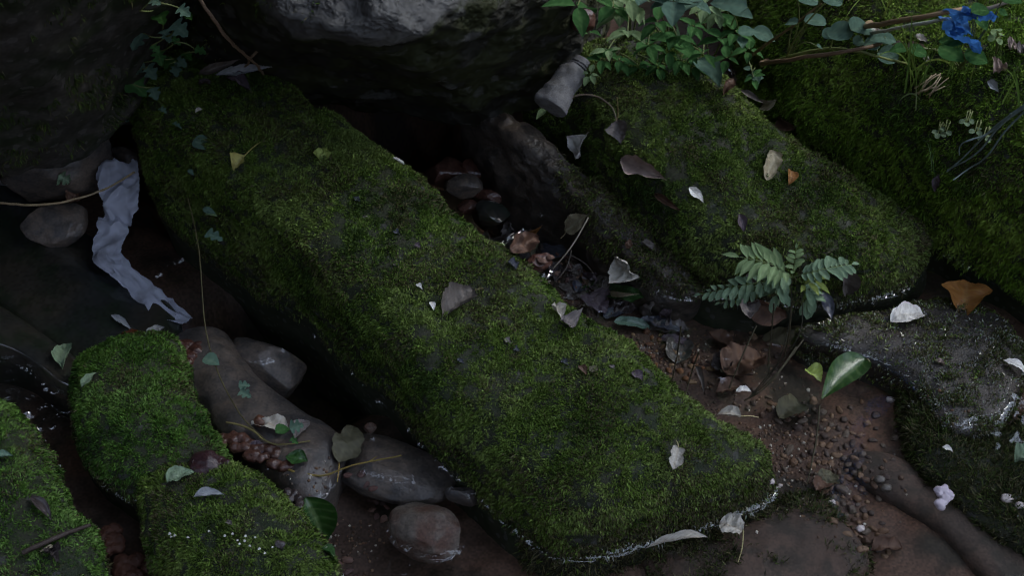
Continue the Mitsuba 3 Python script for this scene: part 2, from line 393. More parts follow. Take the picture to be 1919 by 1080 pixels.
round_stone('round_boulder', 118, 318, .10, (.105, .062, .07), 'mat_wet_rock', 'smooth brown boulder with a pale green leaf stuck to it, left of the plastic sheet', 32, 0, 3, .1, 'boulder')
round_stone('flat_stone', 105, 425, .05, (.055, .045, .035), 'mat_wet_rock', 'flat dark stone below the smooth brown boulder', 10, 0, 5)
round_stone('flat_stone', 235, 300, .06, (.035, .03, .03), 'mat_wet_rock', 'dark brown stone behind the top of the plastic sheet', 0, 0, 6)
round_stone('river_stone', 868, 352, .01, (.036, .026, .024), 'mat_wet_rock', 'rounded grey cobble at the mouth of the dark gap', -5, 0, 7, .08)
round_stone('river_stone', 835, 328, .0, (.045, .035, .03), 'mat_red_rock', 'red brown cobble behind the rounded grey one', 10, 0, 8)
round_stone('river_stone', 885, 318, .0, (.026, .022, .022), 'mat_red_rock', 'small red cobble beside the narrow wet stone', 30, 0, 9)
round_stone('river_stone', 915, 370, .0, (.026, .013, .014), 'mat_red_rock', 'flat red pebble in front of the rounded grey cobble', -12, 0, 10, .1)
round_stone('river_stone', 922, 400, -.005, (.036, .028, .02), 'mat_slick_rock', 'dark glossy stone at the wet mouth of the gap', -25, 0, 11, .08)
round_stone('river_stone', 878, 388, -.01, (.02, .02, .012), 'mat_red_rock', 'orange stone half under the edge of the long slab', 50, 0, 12)
round_stone('sunken_stone', 500, 690, -.034, (.075, .05, .045), 'mat_wet_rock', 'dark rounded stone in the shadow under the long slab', -30, 0, 13, .1)
round_stone('sunken_stone', 735, 880, -.02, (.095, .055, .03), 'mat_wet_rock', 'flat dark stone just under the water beside the long slab', -25, 0, 14, .1)
round_stone('reddish_stone', 800, 995, .0, (.057, .044, .036), 'mat_patched_rock', 'round reddish grey stone standing out of the water left of the near end', -25, 0, 16, .14)
round_stone('small_stone', 694, 803, .02, (.010, .008, .008), 'mat_patched_rock', 'small pale pink stone in the dark water beside the long slab', 0, 0, 17)
round_stone('purple_stone', 868, 930, -.01, (.028, .013, .015), 'mat_wet_rock', 'purplish stone half hidden behind the round reddish stone', -15, 0, 18)
round_stone('pink_stone', 1012, 494, .02, (.022, .017, .018), 'mat_red_rock', 'pink angular stone among the dead leaves between the slabs', 10, 0, 19, .25)

# stones under the water at the right
r1_out = P((1480, 668, .0), (1560, 645, 0), (1660, 625, 0), (1790, 605, 0), (1870, 640, 0), (1905, 720, 0), (1885, 800, 0), (1850, 850, 0), (1770, 855, 0), (1715, 790, 0), (1650, 735, 0), (1560, 705, 0))
r1 = loft_stone(r1_out, P((1600, 670, .0), (1780, 720, .0)), lambda xy: np.full(len(xy), .010), bottom=-.14, power=.9, tuck=1.12, seed=51, res=.009, rough=((.007, 14, 3), (.004, 45, 3)))
k_r1 = stone('wet_flat_stone', r1, 'mat_dark_wet_rock', 'flat wet stone barely above the water at the right, with thin brown moss')
r2_out = P((1690, 740, -.02), (1780, 850, -.02), (1910, 830, -.02), (2050, 780, -.02), (2150, 950, -.02), (2000, 1100, -.02), (1850, 1045, -.02), (1750, 960, -.02), (1690, 850, -.02))
r2 = loft_stone(r2_out, P((1800, 900, -.02), (1960, 960, -.02)), lambda xy: np.full(len(xy), -.014), bottom=-.12, power=.9, tuck=1.1, seed=53, rough=((.01, 12, 3), (.004, 45, 3)))
k_r2 = stone('sunken_mossy_stone', r2, 'mat_gap_shade_rock', 'moss-grown stone wholly under water at the right edge')
r3_out = P((1570, 885, -.04), (1640, 868, -.04), (1745, 935, -.045), (1860, 1015, -.045), (1970, 1090, -.045), (1900, 1150, -.04), (1785, 1060, -.04), (1665, 968, -.04))
r3 = loft_stone(r3_out, P((1640, 910, -.03), (1850, 1060, -.03)), lambda xy: np.full(len(xy), -.034), bottom=-.12, power=.9, tuck=1.0, seed=55, rough=((.006, 12, 3), (.002, 50, 3)))
scene['mat_silted_rock'] = dry_rock(rock_color((0.066, 0.041, 0.029), (0.045, 0.031, 0.023), (0.026, 0.021, 0.015), 18), 0.7, 0.003)
stone('sunken_stone', r3, 'mat_silted_rock', 'long silt-covered stone under water at the bottom right')

r4_out = P((1190, 1050, -.04), (1330, 1030, -.04), (1450, 985, -.04), (1530, 965, -.04), (1570, 1020, -.04), (1620, 1090, -.04), (1500, 1160, -.04), (1240, 1150, -.04))
r4 = loft_stone(r4_out, P((1350, 1080, -.03), (1500, 1050, -.03)), lambda xy: np.full(len(xy), -.02), bottom=-.12, power=.9, tuck=1.05, seed=57, rough=((.008, 12, 3), (.003, 50, 3)))
k_r4 = stone('sunken_stone', r4, 'mat_silted_rock', 'dark sunken stone with thin moss below the near end of the long slab')

# ---------------------------------------------------------------- ground and water
def warp(n, half, c):
    t = np.linspace(-1, 1, n)
    return c + np.sign(t) * half * (0.045 * np.abs(t) + 0.955 * np.abs(t) ** 6)


gx, gy = np.meshgrid(warp(520, 60, 0.0), warp(520, 60, 1.8), indexing='ij')
q = np.stack([gx, gy, 0 * gx], -1)
gz = -0.055 + 0.03 * (meshkit.fbm(q * 3.1, 4, 2) - .5) + 0.012 * (meshkit.fbm(q * 22, 3, 4) - .5)
rim = np.maximum(0, np.hypot((gx + .1) / 1.0, (gy - 1.5) / 1.15) - 1.15)
side = np.maximum(0.55 + 0.35 * np.tanh(-(gx - 0.3)) + 0.25 * np.tanh(gy - 2), .46)
gz = gz + np.minimum(rim * side, 14) * (0.9 + 0.3 * meshkit.fbm(q * 0.8, 4, 6))
for cx_, cy_, rx_, ry_, dp in ((at(720, 230)[0], 2.25, .42, .28, .30), (at(470, 620)[0], at(470, 620)[1], .22, .16, .16)):   # hollows sunk to deepen the shade under the stones
    gz -= dp * np.exp(-(((gx - cx_) / rx_) ** 2 + ((gy - cy_) / ry_) ** 2) ** 2)
N = gx.shape[0]
ii, jj = np.meshgrid(np.arange(N - 1), np.arange(N - 1), indexing='ij')
a_, b_, c_, d_ = ii * N + jj, (ii + 1) * N + jj, (ii + 1) * N + jj + 1, ii * N + jj + 1
gF = np.concatenate([np.stack([a_, b_, c_], -1).reshape(-1, 3), np.stack([a_, c_, d_], -1).reshape(-1, 3)])
ground = trimesh.Trimesh(np.stack([gx, gy, gz], -1).reshape(-1, 3), gF, process=False)
gcen = np.array(ground.vertices)[gF].mean(1)
far = np.hypot((gcen[:, 0] + .1) / 1.0, (gcen[:, 1] - 1.5) / 1.15) + .16 * (meshkit.fbm(gcen * 9, 3, 8) - .5) > 1.12
for nm, sel, mt in (('stream_bed', ~far, 'mat_silt'), ('hillside', far, 'mat_soil')):
    g = trimesh.Trimesh(ground.vertices, gF[sel], process=False)
    g.remove_unreferenced_vertices()
    add(nm, ply(g, mt, smooth=True), kind='structure')
rocks.append(ground)

caster = mi.load_dict({'type': 'scene', **{f'm{i}': ply(m, smooth=False) for i, m in enumerate(rocks)}})


def cast(o, d):
    si = caster.ray_intersect(mi.Ray3f(mi.Point3f(*[mi.Float(np.ascontiguousarray(x, dtype=np.float32)) for x in np.atleast_2d(o).T]),
                                       mi.Vector3f(*[mi.Float(np.ascontiguousarray(x, dtype=np.float32)) for x in np.atleast_2d(d).T])))
    return np.array(si.t), np.array(si.p).T.reshape(-1, 3), np.array(si.n).T.reshape(-1, 3)


def drop(xy, z=3.0):
    """The topmost solid surface under these points of the plan."""
    xy = np.atleast_2d(xy)
    o = np.column_stack([xy, np.full(len(xy), z)])
    _, p, n = cast(o, np.tile([0, 0, -1.0], (len(xy), 1)))
    return p, np.where(n[:, 2:] < 0, -n, n)


def hit(px, py, water=False):
    """The surface that the photograph shows at this pixel: (point, normal)."""
    d = unit(FWD + RIGHT * ((px - 959.5) / FPX) + UP * ((540.0 - py) / FPX))
    t, p, n = cast(EYE[None], d[None])
    p, n = p[0].astype(float), unit(n[0].astype(float))
    if n @ d > 0:
        n = -n
    if water and p[2] < 0:
        return at(px, py, 0.001), np.array([0, 0, 1.0])
    return p, n


# water: a sheet that climbs a few millimetres where it wets a stone
wx, wy = np.arange(-1.1, 1.1, .0027), np.arange(1.0, 2.45, .0027)
WX, WY = np.meshgrid(wx, wy, indexing='ij')
hz = drop(np.stack([WX.ravel(), WY.ravel()], 1), .5)[0][:, 2].reshape(WX.shape)
dist = ndimage.distance_transform_edt(hz < 0.0) * .0027
q = np.stack([WX, WY, 0 * WX], -1)
wz = 0.0065 * np.exp(-dist / .0045) * (0.4 + 1.2 * meshkit.fbm(q * 90, 3, 3)) + 0.0009 * (meshkit.fbm(q * 14, 2, 8) - .5)
lively = np.clip(1 - np.hypot(WX - at(60, 790)[0], WY - at(60, 790)[1]) / .18, 0, 1)
wz += lively * 0.022 * (meshkit.fbm(q * [45, 80, 1], 3, 11) - .5)
keep = dist + 0 * hz > 0
keep = ndimage.binary_dilation(keep, iterations=2)
idx = np.arange(WX.size).reshape(WX.shape)
qd = keep[:-1, :-1] & keep[1:, :-1] & keep[1:, 1:] & keep[:-1, 1:]
a_, b_, c_, d_ = idx[:-1, :-1][qd], idx[1:, :-1][qd], idx[1:, 1:][qd], idx[:-1, 1:][qd]
wF = np.concatenate([np.stack([a_, b_, c_], -1), np.stack([a_, c_, d_], -1)])
water = trimesh.Trimesh(np.stack([WX, WY, wz], -1).reshape(-1, 3), wF, process=False)
water.remove_unreferenced_vertices()
add('water', ply(water, 'mat_water', smooth=True), kind='structure')
print('water tris', len(wF))
def tube(points, radii, sides=7, cap=True):
    """A tapering round rod along the points."""
    p = np.asarray(points, float)
    t = unit(np.gradient(p, axis=0))
    ref = np.array([0, 0, 1.0]) if abs(unit(p[-1] - p[0])[2]) < .9 else np.array([1.0, 0, 0])
    a = unit(np.cross(t, ref))
    b = np.cross(t, a)
    ang = np.arange(sides) * 2 * np.pi / sides
    rad = np.broadcast_to(radii, (len(p),))[:, None, None]
    v = (p[:, None] + rad * (np.cos(ang)[None, :, None] * a[:, None] + np.sin(ang)[None, :, None] * b[:, None])).reshape(-1, 3)
    i, j = np.meshgrid(np.arange(len(p) - 1), np.arange(sides), indexing='ij')
    q = np.stack([i * sides + j, i * sides + (j + 1) % sides, (i + 1) * sides + (j + 1) % sides, (i + 1) * sides + j], -1).reshape(-1, 4)
    f = np.vstack([q[:, [0, 1, 2]], q[:, [0, 2, 3]]])
    if cap:
        n = len(v)
        v = np.vstack([v, p[:1], p[-1:]])
        k = np.arange(sides)
        f = np.vstack([f, np.stack([(k + 1) % sides, k, 0 * k + n], 1), np.stack([n - 2 * sides + sides + k - (0), (k + 1) % sides + n - sides, 0 * k + n + 1], 1)])
    return v, f
# ---------------------------------------------------------------- moss
def in_frame(p, m=130):
    s = project(p)
    return (s[:, 0] > -m) & (s[:, 0] < 1919 + m) & (s[:, 1] > -m) & (s[:, 1] < 1080 + m)


GREENS = np.array([[.028, .050, .009], [.051, .089, .013], [.085, .134, .021], [.068, .101, .018], [.128, .174, .042]])
BROWNS = np.array([[.045, .040, .018], [.060, .052, .022], [.035, .034, .014], [.075, .068, .034]])


def moss(owner, mesh, n, length=.0072, width=.0018, lush=1.0, brown=None, cover=None, min_nz=-.15, seed=0, zmin=.0, hang=0.45, bsdf='mat_moss', greens=GREENS, name='moss', zmax=9):
    r = np.random.default_rng(100 + seed)
    v, f = np.array(mesh.vertices), np.array(mesh.faces)
    fn = np.cross(v[f[:, 1]] - v[f[:, 0]], v[f[:, 2]] - v[f[:, 0]])
    area = np.linalg.norm(fn, axis=1)
    fn = fn / np.maximum(area, 1e-12)[:, None]
    cen = v[f].mean(1)
    ok = (fn[:, 2] > min_nz) & (cen[:, 2] > zmin) & (cen[:, 2] < zmax) & in_frame(cen)
    w = area * ok
    pick = r.choice(len(f), size=int(n * 1.45), p=w / w.sum())
    a, b = r.random(len(pick)), r.random(len(pick))
    fl = a + b > 1
    a[fl], b[fl] = 1 - a[fl], 1 - b[fl]
    tri = v[f[pick]]
    p = tri[:, 0] + a[:, None] * (tri[:, 1] - tri[:, 0]) + b[:, None] * (tri[:, 2] - tri[:, 0])
    nn = unit(np.array(mesh.vertex_normals)[f[pick]].mean(1))
    bald = meshkit.fbm(p * 13 + seed, 4, 21 + seed)
    prob = np.clip((0.78 * lush + .05 - bald) * 7, 0.03, 1)
    if cover is not None:
        prob = prob * cover(p, nn)
    sel = r.random(len(p)) < prob
    p, nn = p[sel][:n], nn[sel][:n]
    m = len(p)
    clump = meshkit.fbm(p * 45 + seed * 3, 3, 40 + seed)
    down = np.array([0, 0, -1.0]) - nn * (nn @ [0, 0, -1.0])[:, None]
    wind = np.stack([meshkit.fbm(p * 64, 2, 51 + seed), meshkit.fbm(p * 64, 2, 52 + seed), meshkit.fbm(p * 64, 2, 53 + seed)], 1) - .5
    rnd = r.normal(size=(m, 3))
    d = unit(nn * .7 + down * hang * 1.2 + wind * 1.8 + rnd * .65)
    d = np.where((np.sum(d * nn, 1) < .12)[:, None], unit(d + nn * .45), d)
    d2 = unit(d + down * (.35 + hang) + r.normal(size=(m, 3)) * .35)
    L = length * (0.35 + 1.3 * clump) * r.uniform(.65, 1.25, m)
    W = width * r.uniform(.7, 1.3, m)
    side = unit(np.cross(d, r.normal(size=(m, 3))))
    lift = nn * np.maximum((clump - .5) * .006 + (meshkit.fbm(p * 110 + 9, 2, 44 + seed) - .5) * .011, -.0022)[:, None]
    base = p + lift - nn * .002
    mid = base + d * (L * .55)[:, None]
    tip = mid + d2 * (L * .5)[:, None]
    V = np.stack([base, mid - side * (W * .5)[:, None], tip, mid + side * (W * .5)[:, None]], 1)
    tone = np.clip((meshkit.fbm(p * 9 + 5, 3, 60 + seed) - .5) * 2.6 + (meshkit.fbm(p * 34 + 5, 2, 61 + seed) - .5) * 1.2 + .47 + r.normal(size=m) * .22, 0, .999)
    k = tone * (len(greens) - 1)
    k0 = k.astype(int)
    col = greens[k0] * (1 - (k - k0))[:, None] + greens[np.minimum(k0 + 1, len(greens) - 1)] * (k - k0)[:, None]
    if brown is not None:
        isb = r.random(m) < brown(p, nn)
        col[isb] = BROWNS[r.integers(0, len(BROWNS), isb.sum())]
    col = col * np.exp(r.normal(size=(m, 1)) * .32)
    C = np.repeat(col[:, None], 4, 1)
    F = np.array([[0, 1, 3], [1, 2, 3]])[None] + (np.arange(m) * 4)[:, None, None]
    bn = np.cross(d, side)
    N = unit(unit(bn * np.sign(np.sum(bn * nn, 1))[:, None]) + nn * .45)          # shoots are round: their normals lean towards the cushion's
    path = meshkit.write_ply((V.reshape(-1, 3), F.reshape(-1, 3)), False, None, C.reshape(-1, 3), normals=np.repeat(N[:, None], 4, 1).reshape(-1, 3))
    part(owner, name, {'type': 'ply', 'filename': path, 'face_normals': False, 'bsdf': {'type': 'ref', 'id': bsdf}}, kind='stuff')
    return m


patch = lambda p, f, s, lo, hi: np.clip((meshkit.fbm(p * f, 3, s) - lo) / (hi - lo), 0, 1)
damp = lambda h: (lambda p, n: np.clip(.12 + .75 * np.exp(-np.maximum(p[:, 2], 0) / h) + .5 * (patch(p, 17, 71, .52, .66) - .2), .02, .95))
cnt = 0
front1 = lambda p: .9 * np.clip((p[:, 0] - at(960, 1000)[0]) / .12, 0, 1)
cnt += moss(k_slab1, slab1, 540000, seed=1, lush=1.3, brown=lambda p, n: np.maximum(damp(.03)(p, n) * .9, np.clip(1.1 * front1(p) * np.exp(-np.maximum(p[:, 2] - .02, 0) / .05), 0, .8)), min_nz=-.7, cover=lambda p, n: np.clip((n[:, 2] + .25 + .8 * (meshkit.fbm(p * 9, 3, 5) - .5) + front1(p)) * 2.2, .0, 1))
moss(k_slab1, slab1, 14000, seed=21, length=.009, min_nz=-.9, brown=lambda p, n: np.full(len(p), .8), zmin=-.006, zmax=.016, bsdf='mat_wet_moss', name='wet_moss', cover=lambda p, n: front1(p) > .1)
moss(k_slab1, slab1, 16000, seed=22, length=.014, min_nz=-.9, brown=lambda p, n: np.full(len(p), .85), zmin=-.09, zmax=-.004, hang=.05, name='sunken_moss', cover=lambda p, n: front1(p) > .1)
moss(k_slab2, slab2, 7000, seed=23, length=.008, min_nz=-.9, brown=lambda p, n: np.full(len(p), .8), zmin=-.004, zmax=.014, bsdf='mat_wet_moss', name='wet_moss', cover=lambda p, n: p[:, 1] < at(1300, 560)[1] + .12)
cnt += moss(k_slab2, slab2, 270000, seed=2, lush=1.3, min_nz=-.7, brown=damp(.045), cover=lambda p, n: np.clip((n[:, 2] + .35 + .9 * (meshkit.fbm(p * 9, 3, 6) - .5)) * 2.2, .0, 1))
cnt += moss(k_slab3, slab3, 250000, seed=3, length=.0105, lush=1.3, greens=GREENS * [1.5, 1.6, 1.1], brown=lambda p, n: .08 + .35 * patch(p, 10, 74, .5, .75), min_nz=-.5, cover=lambda p, n: np.clip((n[:, 2] + .3 + 1.2 * (meshkit.fbm(p * 7, 3, 7) - .4)) * 2.5, .0, 1), hang=.5)
cnt += moss(k_narrow, narrow, 34000, seed=4, length=.009, brown=lambda p, n: np.full(len(p), .72), min_nz=-.6, cover=lambda p, n: np.clip((p[:, 0] - at(1050, 440)[0]) / .05 + (meshkit.fbm(p * 20, 3, 9) - .5) * 3, 0, 1) * np.clip(n[:, 2] + .3, 0, 1))
cnt += moss(k_l1, l1, 80000, seed=5, lush=1.2, greens=GREENS * [.78, 1, .95], brown=damp(.02))
cnt += moss(k_l2, l2, 70000, seed=6, lush=1.2, brown=damp(.02))
cnt += moss(k_l3, l3, 46000, seed=7, lush=1.2, greens=GREENS * [.78, 1, .95], brown=damp(.015))
cnt += moss(k_r1, r1, 60000, seed=8, length=.007, bsdf='mat_wet_moss', brown=lambda p, n: np.full(len(p), .7), zmin=-.05, hang=.1, cover=lambda p, n: patch(p, 16, 78, .40, .6) + .15)
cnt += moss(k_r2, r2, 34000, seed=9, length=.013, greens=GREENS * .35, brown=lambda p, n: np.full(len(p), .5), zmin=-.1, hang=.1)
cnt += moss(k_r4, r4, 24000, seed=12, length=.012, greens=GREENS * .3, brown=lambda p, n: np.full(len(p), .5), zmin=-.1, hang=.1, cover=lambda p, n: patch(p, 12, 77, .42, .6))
cnt += moss(k_b4, boulder4, 9000, seed=10, length=.012, brown=lambda p, n: np.full(len(p), .4), cover=lambda p, n: patch(p, 9, 79, .45, .6) * (n[:, 2] > -.1) * (p[:, 0] < at(640, 40, .4)[0]))
cnt += moss(k_b5, bank5, 14000, seed=11, length=.012, greens=GREENS * .5, brown=lambda p, n: np.full(len(p), .2), cover=lambda p, n: patch(p, 7, 80, .45, .65))
# wet shoots along the water line of the long slab
print('moss blades', cnt)
# ---------------------------------------------------------------- leaves lying about
PROFILE = {
    'ovate': lambda u: np.sin(np.pi * u ** .72) ** .85,
    'lance': lambda u: np.sin(np.pi * u ** .85) ** 1.15,
    'round': lambda u: np.sqrt(np.maximum(0, 1 - (2 * u - 1) ** 2)) ** .9,
    'kite': lambda u: np.where(u < .42, (u / .42) ** .8, ((1 - u) / .58) ** .85),
    'strap': lambda u: np.minimum(1, np.minimum(u * 7, (1 - u) * 5)) ** .6,
    'ivy': lambda u: np.clip(.25 + .9 * np.abs(np.sin(2.6 * np.pi * u + .3)) * (1 - .45 * u), 0, 1) * np.minimum(1, np.minimum(u * 9, (1 - u) * 4)),
    'wedge': lambda u: np.minimum(1, (1 - u) * 8) * (.12 + .88 * u),
}
#          blade                  vein                   blotch                 amount
STYLE = {
    'grey': ((0.152, 0.132, 0.124), (0.104, 0.084, 0.080), (0.080, 0.064, 0.056), 0.400),
    'greybrown': ((0.100, 0.084, 0.072), (0.136, 0.120, 0.104), (0.048, 0.038, 0.032), 0.400),
    'pale': ((0.368, 0.344, 0.296), (0.272, 0.232, 0.176), (0.208, 0.152, 0.104), 0.360),
    'white': ((.62, .60, .56), (0.383, 0.357, 0.306), (0.289, 0.246, 0.204), 0.297),
    'tan': ((0.288, 0.248, 0.160), (0.336, 0.304, 0.216), (0.152, 0.104, 0.056), 0.360),
    'pinkish': ((0.285, 0.217, 0.188), (0.225, 0.165, 0.135), (0.165, 0.112, 0.083), 0.300),
    'brown': ((0.084, 0.045, 0.029), (0.112, 0.063, 0.038), (0.038, 0.023, 0.015), 0.350),
    'dark': ((.045, .034, .032), (.07, .055, .05), (.022, .018, .016), .5),
    'yellow': ((0.340, 0.306, 0.085), (0.391, 0.357, 0.153), (0.170, 0.102, 0.034), 0.340),
    'orange': ((0.225, 0.098, 0.026), (0.285, 0.150, 0.053), (0.090, 0.038, 0.015), 0.375),
    'silver': ((0.225, 0.232, 0.240), (0.270, 0.277, 0.277), (0.150, 0.143, 0.135), 0.188),
    'olive': ((0.081, 0.073, 0.042), (0.105, 0.095, 0.056), (0.049, 0.042, 0.025), 0.280),
    'green': ((.020, .058, .010), (.10, .15, .05), (.013, .04, .008), .35),
    'deepgreen': ((.022, .06, .014), (.05, .10, .03), (.015, .035, .01), .4),
    'palegreen': ((0.150, 0.210, 0.128), (0.195, 0.247, 0.165), (0.045, 0.056, 0.034), 0.375),
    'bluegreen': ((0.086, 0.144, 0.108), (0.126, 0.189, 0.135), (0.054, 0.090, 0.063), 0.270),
    'wetblue': ((.055, .058, .075), (.09, .09, .10), (.03, .03, .035), .6),
    'purple': ((0.076, 0.056, 0.066), (0.104, 0.080, 0.088), (0.040, 0.028, 0.032), 0.400),
    'pond': ((0.066, 0.062, 0.055), (0.091, 0.084, 0.073), (0.035, 0.032, 0.028), 0.350),
    'fresh': ((.19, .27, .13), (.26, .34, .18), (.14, .21, .09), .3),
    'herb': ((0.045, 0.113, 0.036), (0.086, 0.171, 0.059), (0.032, 0.081, 0.027), 0.270),
    'fern': ((.17, .25, .16), (.22, .30, .19), (.13, .19, .12), .3),
    'lime': ((.30, .36, .09), (.36, .42, .14), (.22, .26, .06), .2),
}


def leaf_geo(L, W, profile='ovate', nu=26, nv=11, bend=.65, cup=.4, fold=0., crumple=.16, serr=0., seed=0, style='grey', veins=6, torn=0., twist=0., wave=0., lop=1.0):
    r = np.random.default_rng(4000 + seed)
    u, v = np.meshgrid(np.linspace(0, 1, nu), np.linspace(-1, 1, nv), indexing='ij')
    w = PROFILE[profile](u) * W / 2
    edge = 1 + serr * (np.abs(((u * 13) % 1) - .5) - .25) * 2
    edge = edge - torn * np.clip(meshkit.fbm(np.stack([u * 5, np.sign(v) * 3, 0 * u + seed], -1), 3, seed) - .38, 0, 1) * 2.2
    y = v * w * np.where(np.abs(v) > .99, edge, 1 + (edge - 1) * np.abs(v) ** 3) * np.where(v > 0, lop, 2 - lop)
    th = bend * (u - .4)
    x = L * (np.cumsum(np.cos(th[:, 0])) - np.cos(th[0, 0])) / (nu - 1)
    zz = -L * (np.cumsum(np.sin(th[:, 0])) - np.sin(th[0, 0])) / (nu - 1)
    x, z = np.repeat(x[:, None], nv, 1), np.repeat(zz[:, None], nv, 1)
    z = z + cup * W * v ** 2 * .5 * np.minimum(1, w * 2 / W + .2) + fold * np.abs(y) * 1.0
    z = z + wave * W * np.sin(u * 17 + r.uniform(0, 6)) * np.abs(v) ** 2 * .12
    q = np.stack([x / L * 3 + seed * 7.3, y / L * 4, 0 * x + seed], -1)
    z = z + crumple * W * (meshkit.fbm(q * 1.6, 3, seed) - .5) * 1.6
    y = y + crumple * W * (meshkit.fbm(q * 1.3 + 31, 2, seed + 1) - .5) * .6
    if twist:
        a = twist * (u - .3)
        y, z = y * np.cos(a) - z * np.sin(a), y * np.sin(a) + z * np.cos(a)
    a, b, c, amt = (np.array(k) if isinstance(k, tuple) else k for k in STYLE[style])
    blot = np.clip((meshkit.fbm(q * 2.6 + 11, 4, seed + 2) - .5) * 5, 0, 1)[..., None] * amt
    rib = np.exp(-(v / .09) ** 2)
    sv = np.exp(-(((u * veins - np.abs(v) * 1.1) % 1 - .5) / .13) ** 2) * .55 * (np.abs(v) < .93)
    k = np.clip(np.maximum(rib, sv), 0, 1)[..., None] * .8
    col = (a * (1 - k) + b * k) * (1 - blot) + c * blot
    col = col * (.8 + .4 * meshkit.noise(q * 14, seed))[..., None] * r.uniform(.9, 1.1)
    i, j = np.meshgrid(np.arange(nu - 1), np.arange(nv - 1), indexing='ij')
    n0 = (i * nv + j).ravel()
    F = np.vstack([np.stack([n0, n0 + nv, n0 + nv + 1], 1), np.stack([n0, n0 + nv + 1, n0 + 1], 1)])
    return np.stack([x, y, z], -1).reshape(-1, 3), F, col.reshape(-1, 3)


def frame(p0, x, n):
    x = unit(x)
    y = unit(np.cross(n, x))
    return np.column_stack([x, y, np.cross(x, y)]), p0


GLOSS = {'wet': 'mat_wet_leaf', 'dry': 'mat_dry_leaf', 'green': 'mat_green_leaf'}
leaf_no = 0


def stalk_shape(pts, r0=.0011, r1=.0006, col=(.16, .12, .06), mat='mat_twig', sides=6):
    pts = np.asarray(pts, float)
    if len(pts) > 2:
        pts = resample(pts, max(8, 5 * len(pts)), closed=False)
    v, f = tube(pts, np.linspace(r0, r1, len(pts)), sides)
    return ply((v, f), mat, smooth=True, color=np.tile(col, (len(v), 1)) * np.random.default_rng(len(v)).uniform(.8, 1.2, (len(v), 1)))


def leaf(label, base, tip, wpx, style, profile='ovate', lift=.007, water=False, tilt=0., tipup=0., stalk=None, gloss='dry', z=None, group=None, name='fallen_leaf', stalkcol=(.17, .13, .07), **k):
    """A leaf lying with its foot and its tip at these two pixels of the photograph, on whatever is there."""
    global leaf_no
    leaf_no += 1
    rk = np.random.default_rng(7000 + leaf_no)
    for kk, lo, hi in (('bend', .3, 1.4), ('cup', .1, .9), ('fold', 0, .35), ('torn', 0, .4), ('crumple', .16, .36)):
        val = rk.uniform(lo, hi)
        if gloss == 'dry' and name == 'fallen_leaf':
            k.setdefault(kk, val)
    if z is None:
        (p0, n0), (p1, n1) = hit(*base, water), hit(*tip, water)
        if np.linalg.norm(p1 - p0) > .16:                # one end fell past an edge: stay at the foot's height
            p1 = at(*tip, p0[2])
        n = unit(n0 + n1 + [0, 0, .3])
        if water:
            lift = .0015 if lift == .007 else lift
        lift = lift if water else max(lift - .003, .002)
        p0, p1 = p0 + n * lift, p1 + n * lift
    else:
        p0, p1, n = at(*base, z), at(*tip, z), np.array([0, 0, 1.0])
    p1 = p1 + n * tipup
    L = np.linalg.norm(p1 - p0)
    W = wpx / FPX * np.linalg.norm(p0 - EYE) * 1.4
    M, o = frame(p0, p1 - p0, n)
    if tilt:
        t = math.radians(tilt)
        M = M @ np.array([[1, 0, 0], [0, math.cos(t), -math.sin(t)], [0, math.sin(t), math.cos(t)]])
    V, F, C = leaf_geo(L, W, profile, style=style, seed=leaf_no, **k)
    shape = ply((V @ M.T + o, F), GLOSS[gloss], smooth=True, color=C)
    key = thing(name, label, 'leaf', group)
    if stalk:
        part(key, 'blade', shape)
        pts = [p0 + M[:, 2] * .0005] + [(at(*s, p0[2] + .004) if len(s) == 2 else at(*s)) for s in stalk]
        if len(pts) == 2:
            pts.insert(1, (pts[0] + pts[1]) / 2 + n * .002)
        part(key, 'stalk', stalk_shape(pts, col=stalkcol))
    else:
        scene[key] = shape
    return key


# on the long slab
leaf('grey brown torn leaf with a rolled edge in the middle of the long slab', (886, 550), (824, 598), 54, 'greybrown', 'kite', stalk=[(905, 541)], bend=.9, cup=.5, torn=.5, crumple=.25)
leaf('pale twisted leaf half beside the grey triangular leaf on the long slab', (1038, 580), (1052, 606), 22, 'pale', 'kite', lift=.012, bend=.8, cup=.8, crumple=.3)
leaf('grey triangular folded leaf near the right edge of the long slab', (1050, 604), (1078, 618), 48, 'grey', 'wedge', lift=.010, fold=.5, bend=.2, crumple=.12)
leaf('yellow leaf with brown edge and long stalk near the far end', (460, 294), (436, 322), 26, 'yellow', 'kite', stalk=[(488, 266)], fold=.3, stalkcol=(.3, .25, .08))
leaf('folded yellow green leaf on the far half of the long slab', (602, 281), (604, 305), 30, 'lime', 'wedge', cup=.5, bend=.9)
leaf('small pale leaf hanging from its stalk on the near end', (1266, 849), (1256, 889), 20, 'pale', 'strap', lift=.018, stalk=[(1267, 826)], bend=.4, crumple=.15, stalkcol=(.35, .3, .15))
leaf('long silver leaf lying across the far end of the long slab', (408, 143), (514, 127), 15, 'silver', 'lance', lift=.012, bend=.2, crumple=.05)
leaf('long brown leaf beside the long silver one, upper left', (370, 138), (448, 112), 13, 'greybrown', 'lance', lift=.02, bend=.4)
leaf('dark purple crumpled leaf near the far end below the silver leaf', (424, 150), (474, 170), 24, 'purple', 'kite', torn=.7, crumple=.4, cup=.7)
leaf('dark shrivelled leaf at the far edge left of the purple one', (372, 160), (398, 158), 12, 'dark', 'ovate', crumple=.5)
leaf('tiny white oval leaf left of the torn grey brown one', (806, 570), (813, 586), 9, 'white', 'lance', crumple=.05)
leaf('tiny white forked scrap above the torn grey brown leaf', (778, 538), (792, 546), 9, 'white', 'kite', torn=.9)
leaf('narrow white sliver at the dark edge of the long slab', (734, 301), (756, 313), 8, 'white', 'strap', bend=.1, crumple=.03)
